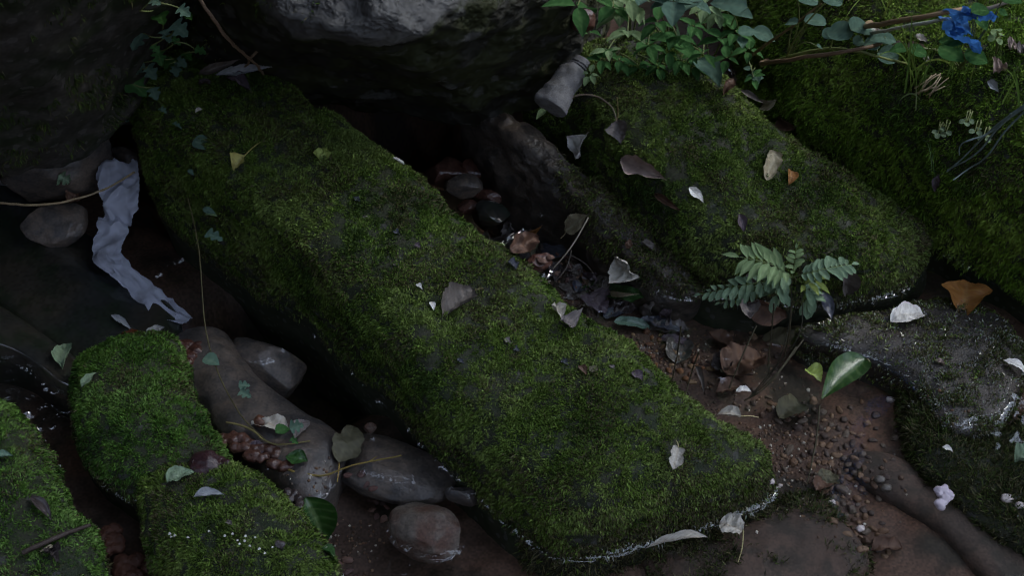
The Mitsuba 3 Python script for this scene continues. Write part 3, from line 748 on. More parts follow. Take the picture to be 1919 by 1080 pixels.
leaf('tiny pale pointed leaf near the far left of the long slab', (366, 215), (381, 207), 7, 'pale', 'lance')
leaf('small dark purple leaf on the moss low on the right flank', (1180, 702), (1207, 716), 14, 'purple', 'lance', cup=.6)
leaf('small rust brown leaf beside the grey scraps on the right flank', (1088, 690), (1100, 706), 12, 'brown', 'ovate', crumple=.3)
leaf('small greenish grey leaf between two grey scraps on the right flank', (1108, 702), (1120, 688), 13, 'olive', 'ovate')
leaf('small blue grey leaf scrap high on the right flank', (950, 494), (968, 508), 14, 'wetblue', 'strap', crumple=.2)
leaf('small dark leaf scrap in the moss above the middle', (776, 463), (788, 469), 12, 'purple', 'kite', crumple=.2)
for i, (x, y) in enumerate([(686, 411), (668, 375), (742, 436), (742, 500), (1010, 598), (965, 655), (950, 640), (862, 678), (1058, 680), (1145, 690), (840, 570), (1002, 640)]):
    leaf('grey papery leaf scrap pressed flat into the moss', (x - 6, y - 3), (x + 8, y + 5), 11, 'wetblue' if i % 3 else 'grey', 'kite', lift=.005, torn=.8, crumple=.15, name='leaf_scrap', group='grey leaf scraps on the long slab')

# on the slab to the right
leaf('cream crumpled leaf with a short neck, left part of the broad slab', (1107, 251), (1086, 298), 40, 'white', 'kite', lift=.014, cup=.4, crumple=.25, stalk=[(1112, 238), (1114, 220)], stalkcol=(.2, .17, .12))
leaf('grey folded leaf with a straight straw stalk standing up', (1160, 229), (1168, 273), 36, 'grey', 'kite', lift=.014, fold=.6, torn=.3, stalk=[(1158, 205, .23), (1156, 182, .26)], stalkcol=(.34, .25, .12))
leaf('large curled tan leaf rolled along its length', (1170, 299), (1252, 340), 30, 'pinkish', 'lance', lift=.014, cup=1.1, bend=.5, crumple=.3, wave=.5)
leaf('small pale oval leaf near the middle of the broad slab', (1291, 354), (1319, 383), 15, 'white', 'lance', lift=.010, cup=.3)
leaf('upright pale tan leaf with wavy sides right of centre', (1452, 292), (1435, 342), 23, 'tan', 'strap', lift=.010, bend=.3, wave=.8)
leaf('small yellow brown leaf right of the wavy tan one', (1478, 325), (1477, 351), 16, 'orange', 'ovate', lift=.010, cup=.4)
leaf('thin brown curled leaf like a twig below the rolled one', (1230, 365), (1280, 398), 11, 'brown', 'lance', lift=.010, cup=1.4, crumple=.4)
leaf('small purple brown curled leaf on the front of the broad slab', (1384, 404), (1394, 441), 14, 'purple', 'lance', lift=.010, bend=1.2, cup=.7)
leaf('long grey leaf hanging down the front into the water', (1576, 488), (1584, 560), 26, 'greybrown', 'lance', lift=.013, crumple=.2)
leaf('wet grey leaf with its tip under water below the feathery plant', (1538, 550), (1556, 604), 18, 'wetblue', 'lance', lift=.012, gloss='wet', bend=.2)
leaf('narrow grey leaf behind the feathery plant', (1416, 498), (1408, 530), 15, 'grey', 'lance', lift=.012)
leaf('upright brown leaf at the top edge of the broad slab', (1352, 184), (1368, 164), 14, 'brown', 'lance', lift=.01, tipup=.02)
leaf('tan twisted leaf with a long stalk over the right dark gap', (1436, 199), (1462, 188), 18, 'tan', 'ovate', lift=.012, twist=1.2, stalk=[(1480, 182), (1502, 180)], stalkcol=(.3, .24, .12))
leaf('dark curled brown leaf at the edge of the right gap', (1462, 222), (1502, 242), 18, 'brown', 'lance', cup=.9, crumple=.3)
leaf('long brown strip of leaf in the right dark gap', (1556, 300), (1612, 342), 16, 'brown', 'lance', crumple=.2)
leaf('thin tan strap leaf at the upper end of the right gap', (1386, 172), (1432, 196), 9, 'greybrown', 'lance', twist=.8)

# the cleft between the two slabs
leaf('pale yellow pointed leaf on the narrow stone', (1066, 432), (1109, 401), 25, 'tan', 'lance', lift=.013, bend=.2, cup=.3, stalk=[(1058, 440), (1050, 447)])
leaf('cream crumpled leaf on the mossy end of the narrow stone', (1160, 484), (1208, 522), 42, 'pale', 'kite', lift=.016, crumple=.5, cup=.7, fold=.3)
leaf('small reddish upright leaf above the cream crumpled one', (1172, 466), (1178, 448), 15, 'brown', 'kite', lift=.012, tipup=.012)
leaf('brown leaf fragment right of the cream crumpled one', (1200, 462), (1222, 476), 13, 'greybrown', 'strap', lift=.012, cup=.7)
leaf('large grey dead leaf, upper left of the pile in the cleft', (938, 456), (988, 430), 34, 'grey', 'ovate', lift=.018, torn=.3, crumple=.25, gloss='dry')
leaf('large grey dead leaf, right side of the pile in the cleft', (1026, 462), (1000, 424), 44, 'grey', 'kite', lift=.016, crumple=.2, torn=.3)
leaf('hollow brown leaf in the middle of the pile in the cleft', (955, 478), (1012, 446), 34, 'brown', 'ovate', lift=.010, cup=.7, crumple=.4, torn=.3)
leaf('ragged tan leaf hanging below the pile in the cleft', (1012, 448), (998, 490), 20, 'olive', 'lance', lift=.016, torn=.7, crumple=.4)
leaf('small pale leaf at the left corner of the pile', (926, 446), (918, 428), 18, 'pale', 'ovate', lift=.012, crumple=.2)
leaf('pale grey scrap under the left side of the pile', (945, 462), (976, 494), 14, 'grey', 'strap', lift=.01, crumple=.4)
leaf('rusty rolled leaf behind the pile in the cleft', (990, 432), (1020, 418), 9, 'orange', 'lance', lift=.018, cup=1.3)
leaf('glossy blue black leaf in the wet trickle below the pile', (1015, 462), (1075, 484), 26, 'wetblue', 'lance', lift=.008, gloss='wet', wave=.8)
leaf('dark glossy leaf lying across the trickle', (1045, 500), (1028, 522), 20, 'wetblue', 'ovate', lift=.006, gloss='wet')
leaf('dark green blurred leaf standing in the trickle', (1104, 552), (1112, 520), 22, 'deepgreen', 'lance', lift=.01, gloss='wet')
leaf('shrivelled grey leaf upright beside the mossy end', (1128, 540), (1136, 520), 18, 'grey', 'kite', lift=.01, crumple=.5)
leaf('blue black leaf curl right of the trickle pebbles', (1078, 552), (1096, 540), 22, 'wetblue', 'ovate', lift=.006, gloss='wet', cup=.8)
leaf('grey veined leaf pointing down beside the long slab', (1106, 560), (1136, 598), 42, 'purple', 'ovate', lift=.014, cup=.3)
leaf('dark wet curled leaf right of the grey veined one', (1142, 566), (1194, 586), 38, 'dark', 'ovate', lift=.014, cup=-.7, crumple=.35, gloss='wet')
leaf('dark ribbed green leaf across the narrow stone', (1142, 553), (1212, 562), 20, 'deepgreen', 'strap', lift=.018, gloss='wet', wave=1.2, veins=12)
leaf('pale curled edge of leaf above the ribbed green one', (1150, 545), (1210, 549), 8, 'tan', 'lance', lift=.022, cup=.8, wave=.5)
leaf('long blue grey wet leaf floating below the narrow stone', (1196, 606), (1284, 630), 26, 'wetblue', 'lance', lift=.010, gloss='wet', crumple=.35)
leaf('grey green strap leaf beside the long blue grey one', (1150, 612), (1220, 620), 17, 'bluegreen', 'strap', lift=.012, gloss='wet')
leaf('grey round leaf flat in the shallow water below them', (1268, 684), (1276, 636), 38, 'pond', 'round', lift=.004, gloss='wet')

r = np.random.default_rng(404)
for i in range(34):
    if i < 14:
        x, y = r.uniform(935, 1085), 0
        y = 430 + (x - 935) * .55 + r.uniform(-22, 30)
    else:
        x = r.uniform(1060, 1290)
        y = 520 + (x - 1060) * .5 + r.uniform(-26, 26)
    a, ln = r.uniform(0, 6.28), r.uniform(16, 34)
    leaf('dead leaf packed in the wet litter between the two slabs', (x - ln * math.cos(a), y - ln * .6 * math.sin(a)), (x + ln * math.cos(a), y + ln * .6 * math.sin(a)), r.uniform(16, 32), ['grey', 'purple', 'dark', 'greybrown', 'brown', 'wetblue'][r.integers(6)],
         ['ovate', 'kite', 'lance'][r.integers(3)], lift=.006, torn=.5 * r.random(), crumple=.35, cup=r.uniform(-.4, .8), gloss='wet' if r.random() < .4 else 'dry', group='leaf litter between the slabs')

# in the shallow water at the right
leaf('big brown sunken leaf with a dark hole below the feathery plant', (1362, 716), (1432, 668), 62, 'brown', 'ovate', lift=.012, stalk=None, gloss='dry')
leaf('narrow red brown sunken leaf left of the big brown one', (1326, 634), (1380, 668), 24, 'brown', 'lance', lift=.012)
leaf('olive sunken leaf behind the plant stems', (1428, 628), (1504, 606), 34, 'olive', 'ovate', lift=.016)
leaf('brown sunken leaf under the edge of the broad slab', (1402, 560), (1480, 590), 40, 'brown', 'ovate', lift=.012)
leaf('dark brown sunken leaf at the foot of the curved stems', (1340, 744), (1396, 728), 26, 'brown', 'lance', lift=.012)
leaf('dark grey sunken leaf between the two brown ones', (1336, 700), (1372, 672), 30, 'dark', 'ovate', lift=.010)
leaf('small grey leaf at the water line under the feathery plant', (1400, 574), (1406, 602), 28, 'grey', 'round', lift=.006, water=True)
leaf('white floating leaf with dark holes in the stream', (1667, 606), (1730, 590), 34, 'white', 'round', lift=.006, water=True, crumple=.25, torn=.35)
leaf('orange square-shaped leaf in the shallow water at the right', (1810, 534), (1808, 596), 62, 'orange', 'kite', water=True, lift=.002, gloss='wet')
leaf('big glossy green leaf with a pale midrib above the pebbles', (1620, 684), (1538, 756), 42, 'green', 'ovate', water=True, lift=.012, gloss='wet', fold=.25, bend=.3, crumple=.06, stalk=[(1630, 678, .03)], stalkcol=(.4, .34, .2))
leaf('small leaf, half white and half yellow green, by the glossy one', (1510, 702), (1538, 724), 24, 'lime', 'ovate', water=True, lift=.010, fold=.5, gloss='wet')
leaf('pale leaf with a straw stalk at the near right edge', (1388, 786), (1342, 780), 18, 'pale', 'ovate', water=True, lift=.006, stalk=[(1422, 783, .003)], stalkcol=(.38, .32, .16))
leaf('round cream leaf floating before the near end, stalk trailing', (1392, 1000), (1346, 986), 36, 'pale', 'round', water=True, lift=.006, stalk=[(1391, 1025, .001), (1383, 1055, -.002)], stalkcol=(.3, .26, .12))
leaf('narrow pale leaf at the water line of the near end', (1326, 1012), (1206, 1026), 17, 'pale', 'lance', water=True, lift=.005)
leaf('olive round sunken leaf above the pebble heap', (1458, 792), (1504, 762), 38, 'olive', 'round', lift=.012)
leaf('small curled white leaf at the water surface left of the pebbles', (1378, 741), (1410, 737), 11, 'white', 'ovate', water=True, lift=.006, crumple=.3)
leaf('thin brown rolled leaf standing in the shallow water', (1302, 690), (1322, 742), 9, 'greybrown', 'lance', water=True, lift=.004, cup=1.0)
leaf('pale narrow leaf cut by the right picture edge', (1878, 680), (1930, 706), 15, 'white', 'lance', water=True, lift=.006)
leaf('pale green leaf cut by the right picture edge, lower down', (1900, 868), (1935, 858), 30, 'palegreen', 'ovate', water=True, lift=.004)
leaf('white scrap at the lower tip of the wet flat stone', (1764, 843), (1786, 850), 12, 'white', 'kite', water=True, lift=.004)
leaf('small pinkish leaf lying on the wet flat stone', (1750, 678), (1772, 686), 9, 'pinkish', 'lance', lift=.004)
leaf('rust red sunken leaf near the bottom right', (1632, 1040), (1694, 1032), 22, 'brown', 'strap', lift=.012)
leaf('olive yellow sunken leaf below the pebble heap', (1545, 925), (1562, 885), 30, 'olive', 'ovate', lift=.012)
leaf('brown sunken leaf beside the olive yellow one', (1526, 930), (1560, 905), 30, 'brown', 'round', lift=.010)

# at the left
leaf('grey crescent leaf beside the rusty lump at the left', (270, 662), (309, 614), 17, 'silver', 'lance', lift=.008, bend=.3, lop=1.4)
leaf('grey green oval leaf floating left of the mossy stone', (118, 698), (128, 648), 27, 'palegreen', 'lance', lift=.010)
leaf('pale split leaf at the upper rim of the mossy stone', (160, 732), (186, 700), 17, 'palegreen', 'lance', lift=.012)
leaf('thin grey leaf pointing at the rusty lump', (208, 592), (252, 622), 9, 'silver', 'lance', lift=.004)
leaf('mottled pale green leaf with dark holes on the mossy stone', (314, 910), (366, 888), 32, 'palegreen', 'ovate', lift=.008)
leaf('grey oval leaf below the mottled pale green one', (364, 938), (422, 930), 16, 'silver', 'lance', lift=.008)
leaf('cream leaf under the small ivy leaves in the lower left', (474, 803), (546, 808), 36, 'pale', 'wedge', lift=.010, cup=.4, crumple=.2)
leaf('grey pointed leaf right of the cream one in the lower left', (552, 832), (580, 788), 24, 'grey', 'lance', lift=.012)
leaf('large brown leaf with yellow edge standing beside the dark water', (632, 880), (662, 800), 48, 'olive', 'ovate', lift=.014, torn=.4, gloss='dry', stalk=[(632, 904)], stalkcol=(.35, .22, .05), crumple=.2)
leaf('dark green leaf lying at the wet ledge', (578, 868), (534, 858), 24, 'deepgreen', 'lance', lift=.006, gloss='wet')
leaf('large glossy green leaf at the bottom left of the silt', (574, 936), (612, 1024), 56, 'green', 'ovate', lift=.012, gloss='wet', fold=.2, crumple=.06)
leaf('small dark green leaf with a black stripe at the bottom', (598, 1032), (630, 1064), 26, 'deepgreen', 'lance', lift=.008, gloss='wet')
leaf('long black wet leaf on the corner moss', (58, 936), (100, 982), 15, 'dark', 'lance', lift=.008, gloss='wet', cup=.7)
leaf('green leaf tip at the left picture edge', (-8, 864), (26, 860), 13, 'bluegreen', 'lance', lift=.010)
leaf('pale green notched leaf stuck on the round brown boulder', (108, 328), (133, 342), 22, 'palegreen', 'ivy', lift=.003, crumple=.1)
leaf('purple grey round leaf on the rusty mud', (476, 852), (502, 838), 24, 'purple', 'round', lift=.010)
leaf('shrivelled dark leaf below the twig on the corner moss', (96, 1030), (108, 1060), 24, 'dark', 'kite', lift=.010, torn=.6, crumple=.5)
leaf('straw coloured sliver beside the twig on the corner moss', (78, 1042), (104, 1030), 8, 'tan', 'wedge', lift=.010)
leaf('brown dead leaf tucked beside the plastic sheet', (128, 392), (152, 372), 24, 'brown', 'kite', lift=.012, crumple=.4)
leaf('pale brown dead leaf below the plant stem at the left', (140, 372), (180, 362), 16, 'greybrown', 'lance', lift=.014, crumple=.3)
leaf('white sliver at the dark left end of the gap', (0, 340), (12, 346), 9, 'silver', 'strap', lift=.01)

# litter on the bank at the top right
leaf('pinkish dead leaf among the round green leaves, upper right', (1636, 78), (1664, 66), 16, 'pinkish', 'ovate', lift=.02, crumple=.4)
leaf('pink grey curled leaf right of the first pinkish one', (1676, 92), (1700, 96), 14, 'pinkish', 'lance', lift=.02, crumple=.4)
leaf('pale pink leaf strip with a ragged edge, upper right', (1702, 96), (1736, 98), 12, 'pinkish', 'strap', lift=.02, crumple=.5, torn=.4)
leaf('pale star-shaped dead leaf on the bank moss', (1714, 72), (1740, 83), 13, 'pale', 'kite', lift=.015, torn=.7, crumple=.3)
leaf('white dead leaf at the top edge left of the blue scrap', (1748, -6), (1760, 12), 20, 'pale', 'kite', lift=.02, crumple=.3)
leaf('grey white crumpled leaf right of the grass', (1862, 146), (1886, 128), 26, 'pinkish', 'kite', lift=.015, crumple=.4)
leaf('grey white strip of leaf below the crumpled one', (1852, 156), (1874, 178), 12, 'silver', 'lance', lift=.014)
leaf('pale folded leaf on the bank moss at the right', (1770, 326), (1760, 360), 12, 'purple', 'lance', lift=.016, cup=.5)
leaf('tiny white curled leaf under the grass', (1732, 112), (1746, 118), 9, 'pale', 'kite', lift=.014, crumple=.3)
leaf('rosy dead leaf at the right edge below the blue scrap', (1890, 100), (1908, 94), 22, 'pinkish', 'ovate', lift=.015, crumple=.3)
leaf('grey dead leaf at the right edge beside the rosy one', (1905, 112), (1925, 98), 20, 'grey', 'kite', lift=.015, crumple=.4)
# ---------------------------------------------------------------- twigs, stems and strands
def spot(s, lift):
    if len(s) == 3:
        return at(*s)
    p, n = hit(*s)
    return p + n * lift


def twig(label, pix, r0=.003, r1=.0012, col=(.10, .075, .05), lift=.009, name='twig', category='twig', branches=(), mat='mat_twig', seed=0, group=None):
    pts = np.array([spot(s, lift) for s in pix])
    pts = resample(pts, max(14, 6 * len(pts)), closed=False)
    pts = pts + (meshkit.fbm(pts * 60 + seed, 2, 3)[:, None] - .5) * np.array([.6, .6, .6]) * r0 * 2
    key = thing(name, label, category, group)
    rad = np.linspace(r0, r1, len(pts)) * (1 + .25 * (meshkit.noise(np.column_stack([np.arange(len(pts)) * .9, np.zeros(len(pts)), np.full(len(pts), seed)]), 5) - .5))
    v, f = tube(pts, rad, 7)
    c = np.tile(col, (len(v), 1)) * (.7 + .6 * meshkit.noise(v * 260, 8))[:, None]
    sh = ply((v, f), mat, smooth=True, color=c)
    if branches:
        part(key, 'stem', sh)
        for b in branches:
            part(key, 'branch', stalk_shape([spot(s, lift) for s in b], r1 * 1.2, r1 * .6, col, mat))
    else:
        scene[key] = sh
    return key


twig('long thin twig leaning down from the top onto the far end', [(372, -8, .50), (420, 65, .42), (470, 112, .33), (494, 138, .27)], .0032, .0022, (.19, .13, .085), branches=[[(466, 110, .335), (460, 124, .29), (440, 134, .265)], [(468, 110, .335), (490, 88, .35), (512, 68, .36)]])
twig('pale thin stem bending across the round brown boulder', [(-10, 379, .16), (70, 384, .155), (150, 371, .15), (210, 348, .145), (252, 322, .14)], .0022, .0016, (.20, .15, .085))
twig('dark stick lying on the corner moss', [(44, 1046), (100, 1018), (160, 996)], .004, .0028, (.045, .032, .026))
twig('thin yellow runner crossing the dark water', [(500, 866, .02), (560, 886, .02), (610, 891, .02), (645, 878, .03), (690, 867, .035), (752, 854, .045)], .0018, .001, (.17, .12, .03), branches=[[(690, 867, .035), (706, 856, .04)]])
twig('thin olive runner beside the cream leaf', [(424, 792, .03), (465, 803, .03), (500, 828, .03), (530, 834, .03), (582, 826, .03)], .0018, .001, (.13, .105, .04))
twig('thin pale twig slanting across the leaf pile', [(1102, 408, .10), (1068, 466, .06), (1036, 504, .03)], .0016, .001, (.20, .17, .13))
twig('black forked rootlet in the trickle', [(1070, 470, .05), (1062, 500, .035), (1040, 528, .02)], .0016, .0008, (.03, .024, .02), branches=[[(1064, 492, .04), (1074, 510, .03)], [(1068, 478, .05), (1100, 498, .04), (1116, 520, .03)]])
twig('thin brown root bow on the left of the broad slab', [(1048, 196, .20), (1090, 178, .22), (1130, 186, .22), (1152, 212, .21), (1156, 228, .20)], .0018, .0012, (.17, .13, .095))
twig('short bare twig at the right flank of the broad slab', [(1682, 410, .06), (1696, 394, .09), (1706, 386, .11)], .0012, .0008, (.16, .13, .1))
twig('brown dead branch lying on the bank at the top', [(1450, 108), (1530, 104, .36), (1600, 92, .38), (1640, 80)], .004, .003, (.12, .075, .04), lift=.015)
twig('straw coloured dead branch left of the blue scrap', [(1640, 48), (1690, 38, .50), (1735, 30, .53), (1765, 34)], .0045, .003, (.22, .15, .085), lift=.018)
twig('pale grey green branch below the straw coloured one', [(1644, 64), (1690, 50, .46), (1730, 42, .48), (1790, 34, .5)], .0036, .0026, (.27, .30, .24), lift=.02)
twig('pale bare stick slanting beside the blue scrap', [(1850, 14, .55), (1880, 6, .56), (1925, -12, .58)], .003, .002, (.28, .24, .19))
twig('brown runner stem rising from the top of the gap', [(1398, 112, .24), (1440, 80, .33), (1490, 45, .40), (1540, 6, .45)], .0032, .0018, (.14, .10, .045))
twig('green bramble stem arching over the bank', [(1428, 122, .25), (1500, 100, .33), (1570, 91, .36), (1640, 104, .36), (1710, 122)], .0030, .0018, (.13, .15, .04), lift=.012, branches=[[(1474, 108, .31), (1480, 92, .36), (1510, 44, .44), (1545, 6, .48)], [(1555, 92, .36), (1560, 76, .38)]])
for i, pp in enumerate([[(1925, 192, .47), (1850, 250, .40), (1800, 300, .33), (1774, 322, .3)], [(1925, 198, .47), (1870, 240, .42), (1836, 282, .37), (1800, 306, .33), (1776, 318, .3)],
                        [(1925, 204, .46), (1880, 250, .41), (1850, 292, .36), (1810, 320, .31), (1786, 338, .3)], [(1895, 212, .45), (1840, 255, .40), (1802, 270, .385), (1798, 290, .36)]]):
    twig(('longest blue grey rootlet trailing over the bank moss', 'middle blue grey rootlet joining the longest at its lower end', 'lowest of the blue grey rootlets on the bank', 'short blue grey rootlet ending in a loop, above the others')[i], pp, .0016, .0011, (.12, .16, .145), name='rootlet', category='root', group='rootlets over the right bank', seed=i)
k = thing('straw_wisp', 'wisp of pale dead grass lying on the bank moss', 'straw')
r = np.random.default_rng(5)
for i in range(9):
    x, y, a = 1752 + r.normal() * 12, 164 + r.normal() * 5, r.normal() * .35 - .5
    part(k, 'stalk', stalk_shape([spot((x - 20 * math.cos(a), y - 18 * math.sin(a)), .02), spot((x, y), .024 + r.random() * .01), spot((x + 20 * math.cos(a), y + 18 * math.sin(a)), .02)], .0014, .0009, (.34, .27, .17)))
for i, (pp) in enumerate([[(1276, 612, .10), (1270, 660, .04), (1256, 730, -.03)], [(1450, 570, .1), (1446, 620, .04), (1438, 690, -.03)], [(1484, 572, .1), (1478, 630, .04), (1466, 680, -.03)], [(1418, 610, .06), (1392, 665, .02), (1366, 730, -.03)],
                          [(1506, 636, .04), (1466, 690, .01), (1424, 735, -.02), (1394, 752, -.04)], [(1492, 650, .04), (1452, 704, .01), (1410, 742, -.03)], [(1536, 760, .03), (1530, 820, .0), (1512, 910, -.03)], [(1310, 660, .04), (1290, 720, -.03), (1282, 760, -.04)]]):
    twig(('dark weed stem farthest left in the shallows, left of the sunken leaves', 'dark weed stem straight below the lowest frond', 'dark weed stem just right of the one below the lowest frond', 'slanting dark weed stem crossing the big brown sunken leaf', 'longest bowed weed stem sweeping left from the wet flat stone', 'shorter bowed weed stem beside the longest one', 'upright dark weed stem rising out of the pebble heap', 'thin weed stem above the narrow red brown sunken leaf')[i], pp, .0014, .001, (.050, .042, .022), name='weed_stem', category='stem', group='weed stems in the shallow water', seed=20 + i)

# ---------------------------------------------------------------- pebbles
PEB = [cobble_mesh(((1, .78, .62), (1, .9, .45), (1.15, .65, .55), (.9, .8, .7), (1, .7, .4))[i], 60 + i, 2, .34, i != 2) for i in range(5)]
peb_ply = {}


def pebbles(n, where, size, tones, label, group, seed, wet=True, lift=.12, category='pebble'):
    r = np.random.default_rng(seed)
    done = []
    tries = 0
    while len(done) < n and tries < n * 30:
        tries += 1
        cx, cy, sx, sy, rot = where[r.integers(len(where))]
        a, b = r.normal(size=2) * .55
        px, py = cx + a * sx * math.cos(rot) - b * sy * math.sin(rot), cy + a * sx * math.sin(rot) + b * sy * math.cos(rot)
        s = r.uniform(*size)
        p, nn = hit(px, py)
        if any((px - q[0]) ** 2 + (py - q[1]) ** 2 < (q[2] + s * 1150) ** 2 * .62 for q in done):
            continue
        if nn[2] < .6 or p[2] > (.05 if seed == 303 else .008):
            continue
        done.append((px, py, s * 1150))
        tone = int(r.integers(len(tones)))
        i = int(r.integers(5))
        ck = (i, tones[tone])
        if ck not in peb_ply:
            v = np.array(PEB[i].vertices)
            c = np.array(tones[tone]) * (.7 + .6 * meshkit.fbm(v * 2.2, 3, tone))[:, None]
            peb_ply[ck] = ply(PEB[i], 'mat_dry_leaf', smooth=True, color=c)
        m = T().translate((p + np.array([0, 0, s * lift])).tolist()).rotate([0, 0, 1], float(r.uniform(0, 360))).rotate([1, 0, 0], float(r.uniform(-25, 25))).scale(float(s))
        key = thing('pebble', label, category, group)
        scene[key] = {**peb_ply[ck], 'to_world': m}


NUT = ((.105, .058, .032), (.075, .043, .027), (.14, .085, .05), (.05, .033, .025), (.085, .062, .045))
PINK = ((.12, .062, .05), (.09, .052, .044), (.065, .042, .038), (.15, .088, .066))
ORG = ((.13, .058, .024), (.09, .042, .022), (.06, .038, .026), (.15, .095, .05))
pebbles(105, [(1560, 845, 85, 62, .5), (1545, 800, 70, 26, .2), (1600, 880, 50, 30, .6)], (.004, .0095), NUT, 'brown nut-like pebble in the sunken heap below the glossy green leaf', 'pebbles in the sunken heap', 301)
pebbles(46, [(1575, 945, 36, 26, .8), (1620, 1000, 50, 26, .8)], (.0035, .009), NUT, 'small brown pebble in the strip left of the long sunken stone', 'pebbles in the lower strip', 302)
pebbles(34, [(1085, 525, 34, 24, .7), (1050, 500, 26, 20, .6)], (.005, .010), PINK, 'pinkish pebble in the trickle between the two slabs', 'pebbles in the trickle', 303, lift=.4)
pebbles(44, [(1225, 650, 46, 22, .55), (1290, 690, 46, 26, .4)], (.004, .008), ORG, 'orange brown pebble in the shallows along the long slab', 'pebbles along the long slab', 304)
pebbles(26, [(1400, 650, 70, 40, .1), (1440, 760, 60, 40, .3)], (.004, .008), NUT, 'scattered brown pebble among the sunken leaves', 'scattered pebbles at the right', 305)
pebbles(16, [(700, 930, 70, 20, .7), (610, 1060, 60, 18, .2)], (.005, .009), PINK, 'reddish pebble on the silt left of the round reddish stone', 'pebbles on the left silt', 306)
for i, (x, y, s, lab) in enumerate([(1444, 905, .006, 'pale stone left of the pebble heap'), (1462, 912, .004, 'tiny white stone beside the pale one'), (1612, 994, .007, 'white pebble in the lower strip'), (1555, 946, .008, 'pale flake at the upper end of the lower strip'),
                                    (1660, 918, .008, 'speckled brown stone on the sunken stone'), (1648, 902, .008, 'dark round stone on the sunken stone'), (1886, 938, .009, 'pale pink stone on the sunken moss near the edge'), (1910, 950, .007, 'speckled white stone at the right edge'), (1668, 752, .007, 'white chip near the wet flat stone')]):
    p, nn = hit(x, y)
    key = thing('pebble', lab, 'pebble')
    m = cobble_mesh((s, s * .8, s * .6), 400 + i, 2, .25)
    v = np.array(m.vertices)
    tone = (.10, .085, .07) if 'brown' in lab or 'dark' in lab else (.42, .36, .33)
    m.apply_translation(p + [0, 0, s * .4])
    scene[key] = ply(m, 'mat_wet_leaf', smooth=True, color=np.array(tone) * (.6 + .8 * meshkit.fbm(v * 300, 2, i))[:, None])
# fine gravel
r = np.random.default_rng(77)
gv, gf, gc, o = [], [], [], 0
base = trimesh.creation.icosphere(subdivisions=0)
for (cx, cy, sx, sy, n) in [(1450, 850, 130, 90, 500), (1540, 920, 120, 70, 300), (1240, 660, 110, 40, 350), (1100, 540, 60, 50, 200), (1380, 700, 160, 80, 250), (640, 1020, 90, 60, 160), (1750, 770, 100, 60, 60), (540, 880, 90, 50, 120)]:
    d = unit(FWD + RIGHT * ((r.normal(size=n) * sx * .5 + cx - 959.5) / FPX)[:, None] + UP * ((540 - (r.normal(size=n) * sy * .5 + cy)) / FPX)[:, None])
    t, p, nn = cast(np.tile(EYE, (n, 1)), d)
    for q in p[(np.abs(nn[:, 2]) > .6) & (p[:, 2] < .02)]:
        s = r.uniform(.0012, .0034)
        v = np.array(base.vertices) * s * r.uniform(.6, 1.2, 3) + q
        gv.append(v); gf.append(base.faces + o); o += 12
        gc.append(np.tile(np.array(NUT[r.integers(5)] if r.random() > .12 else (.4, .36, .3)) * r.uniform(.7, 1.3), (12, 1)))
add('gravel', ply((np.vstack(gv), np.vstack(gf)), 'mat_dry_leaf', smooth=True, color=np.vstack(gc)), 'fine brown gravel scattered over the silt of the stream bed', 'gravel', kind='stuff')


scene['mat_damp'] = principled(VC, .42, .45)


# ---------------------------------------------------------------- rusty lumps, foam, litter left by people
def lump(name, label, category, blobs, z, col, seed, mat='mat_damp', partname=None):
    """A clump of rounded knobs grown into one another."""
    import manifold3d as m3
    parts = []
    for (px, py, s) in blobs:
        c = at(px, py, z)
        parts.append(m3.Manifold.sphere(s, 20).scale((1, 1, .8)).translate(tuple(map(float, c))))
    m = m3.Manifold.batch_boolean(parts, m3.OpType.Add).refine_to_length(.0035)
    mm = m.to_mesh()
    t = trimesh.Trimesh(mm.vert_properties[:, :3], mm.tri_verts)
    trimesh.smoothing.filter_taubin(t, iterations=6)
    t.vertices = displace(np.array(t.vertices), np.array(t.vertex_normals), .0034, 110, seed, 4)
    v = np.array(t.vertices)
    key = thing(name, label, category)
    scene[key] = ply(t, mat, smooth=True, color=np.array(col) * (.6 + .8 * meshkit.fbm(v * 120, 3, seed))[:, None])


r = np.random.default_rng(31)
ring = lambda cx, cy, rx, ry, n, s: [(cx + rx * math.sqrt(r.random()) * math.cos(t), cy + ry * math.sqrt(r.random()) * math.sin(t), s * r.uniform(.7, 1.25)) for t in r.uniform(0, 6.28, n)]
lump('rusty_clump', 'orange rust lump beside the grey crescent leaf', 'clump', ring(258, 634, 24, 13, 14, .009), .012, (.09, .028, .011), 1)
lump('rusty_clump', 'knobbly rust brown clump left of the hanging vine', 'clump', ring(350, 662, 32, 20, 30, .009), .022, (.05, .020, .014), 2)
lump('rusty_clump', 'trail of rusty mud crumbs across the wet ledge', 'clump', ring(440, 830, 34, 14, 16, .009) + ring(490, 850, 30, 12, 14, .009) + ring(525, 874, 22, 9, 10, .008), .020, (.055, .024, .016), 3)
lump('rusty_clump', 'purple brown wet lump with knobs on the mossy stone', 'clump', [(385, 872, .024), (378, 880, .02), (396, 880, .018)] + ring(412, 872, 14, 13, 9, .010), .058, (.032, .013, .014), 4)
lump('rusty_clump', 'rusty mud patch in the dark water between the mossy stones', 'clump', ring(205, 1010, 22, 26, 22, .010) + ring(250, 1068, 30, 18, 16, .011), -.014, (.05, .019, .011), 5, 'mat_dry_leaf')
lump('rusty_clump', 'small round rust brown nut beside the thin runner', 'clump', [(487, 790, .010), (490, 791, .008)], .03, (.07, .03, .016), 6)
lump('rusty_clump', 'knobbly grey brown crust beside the large glossy leaf', 'clump', ring(545, 945, 22, 24, 26, .007), .016, (.034, .024, .022), 8)
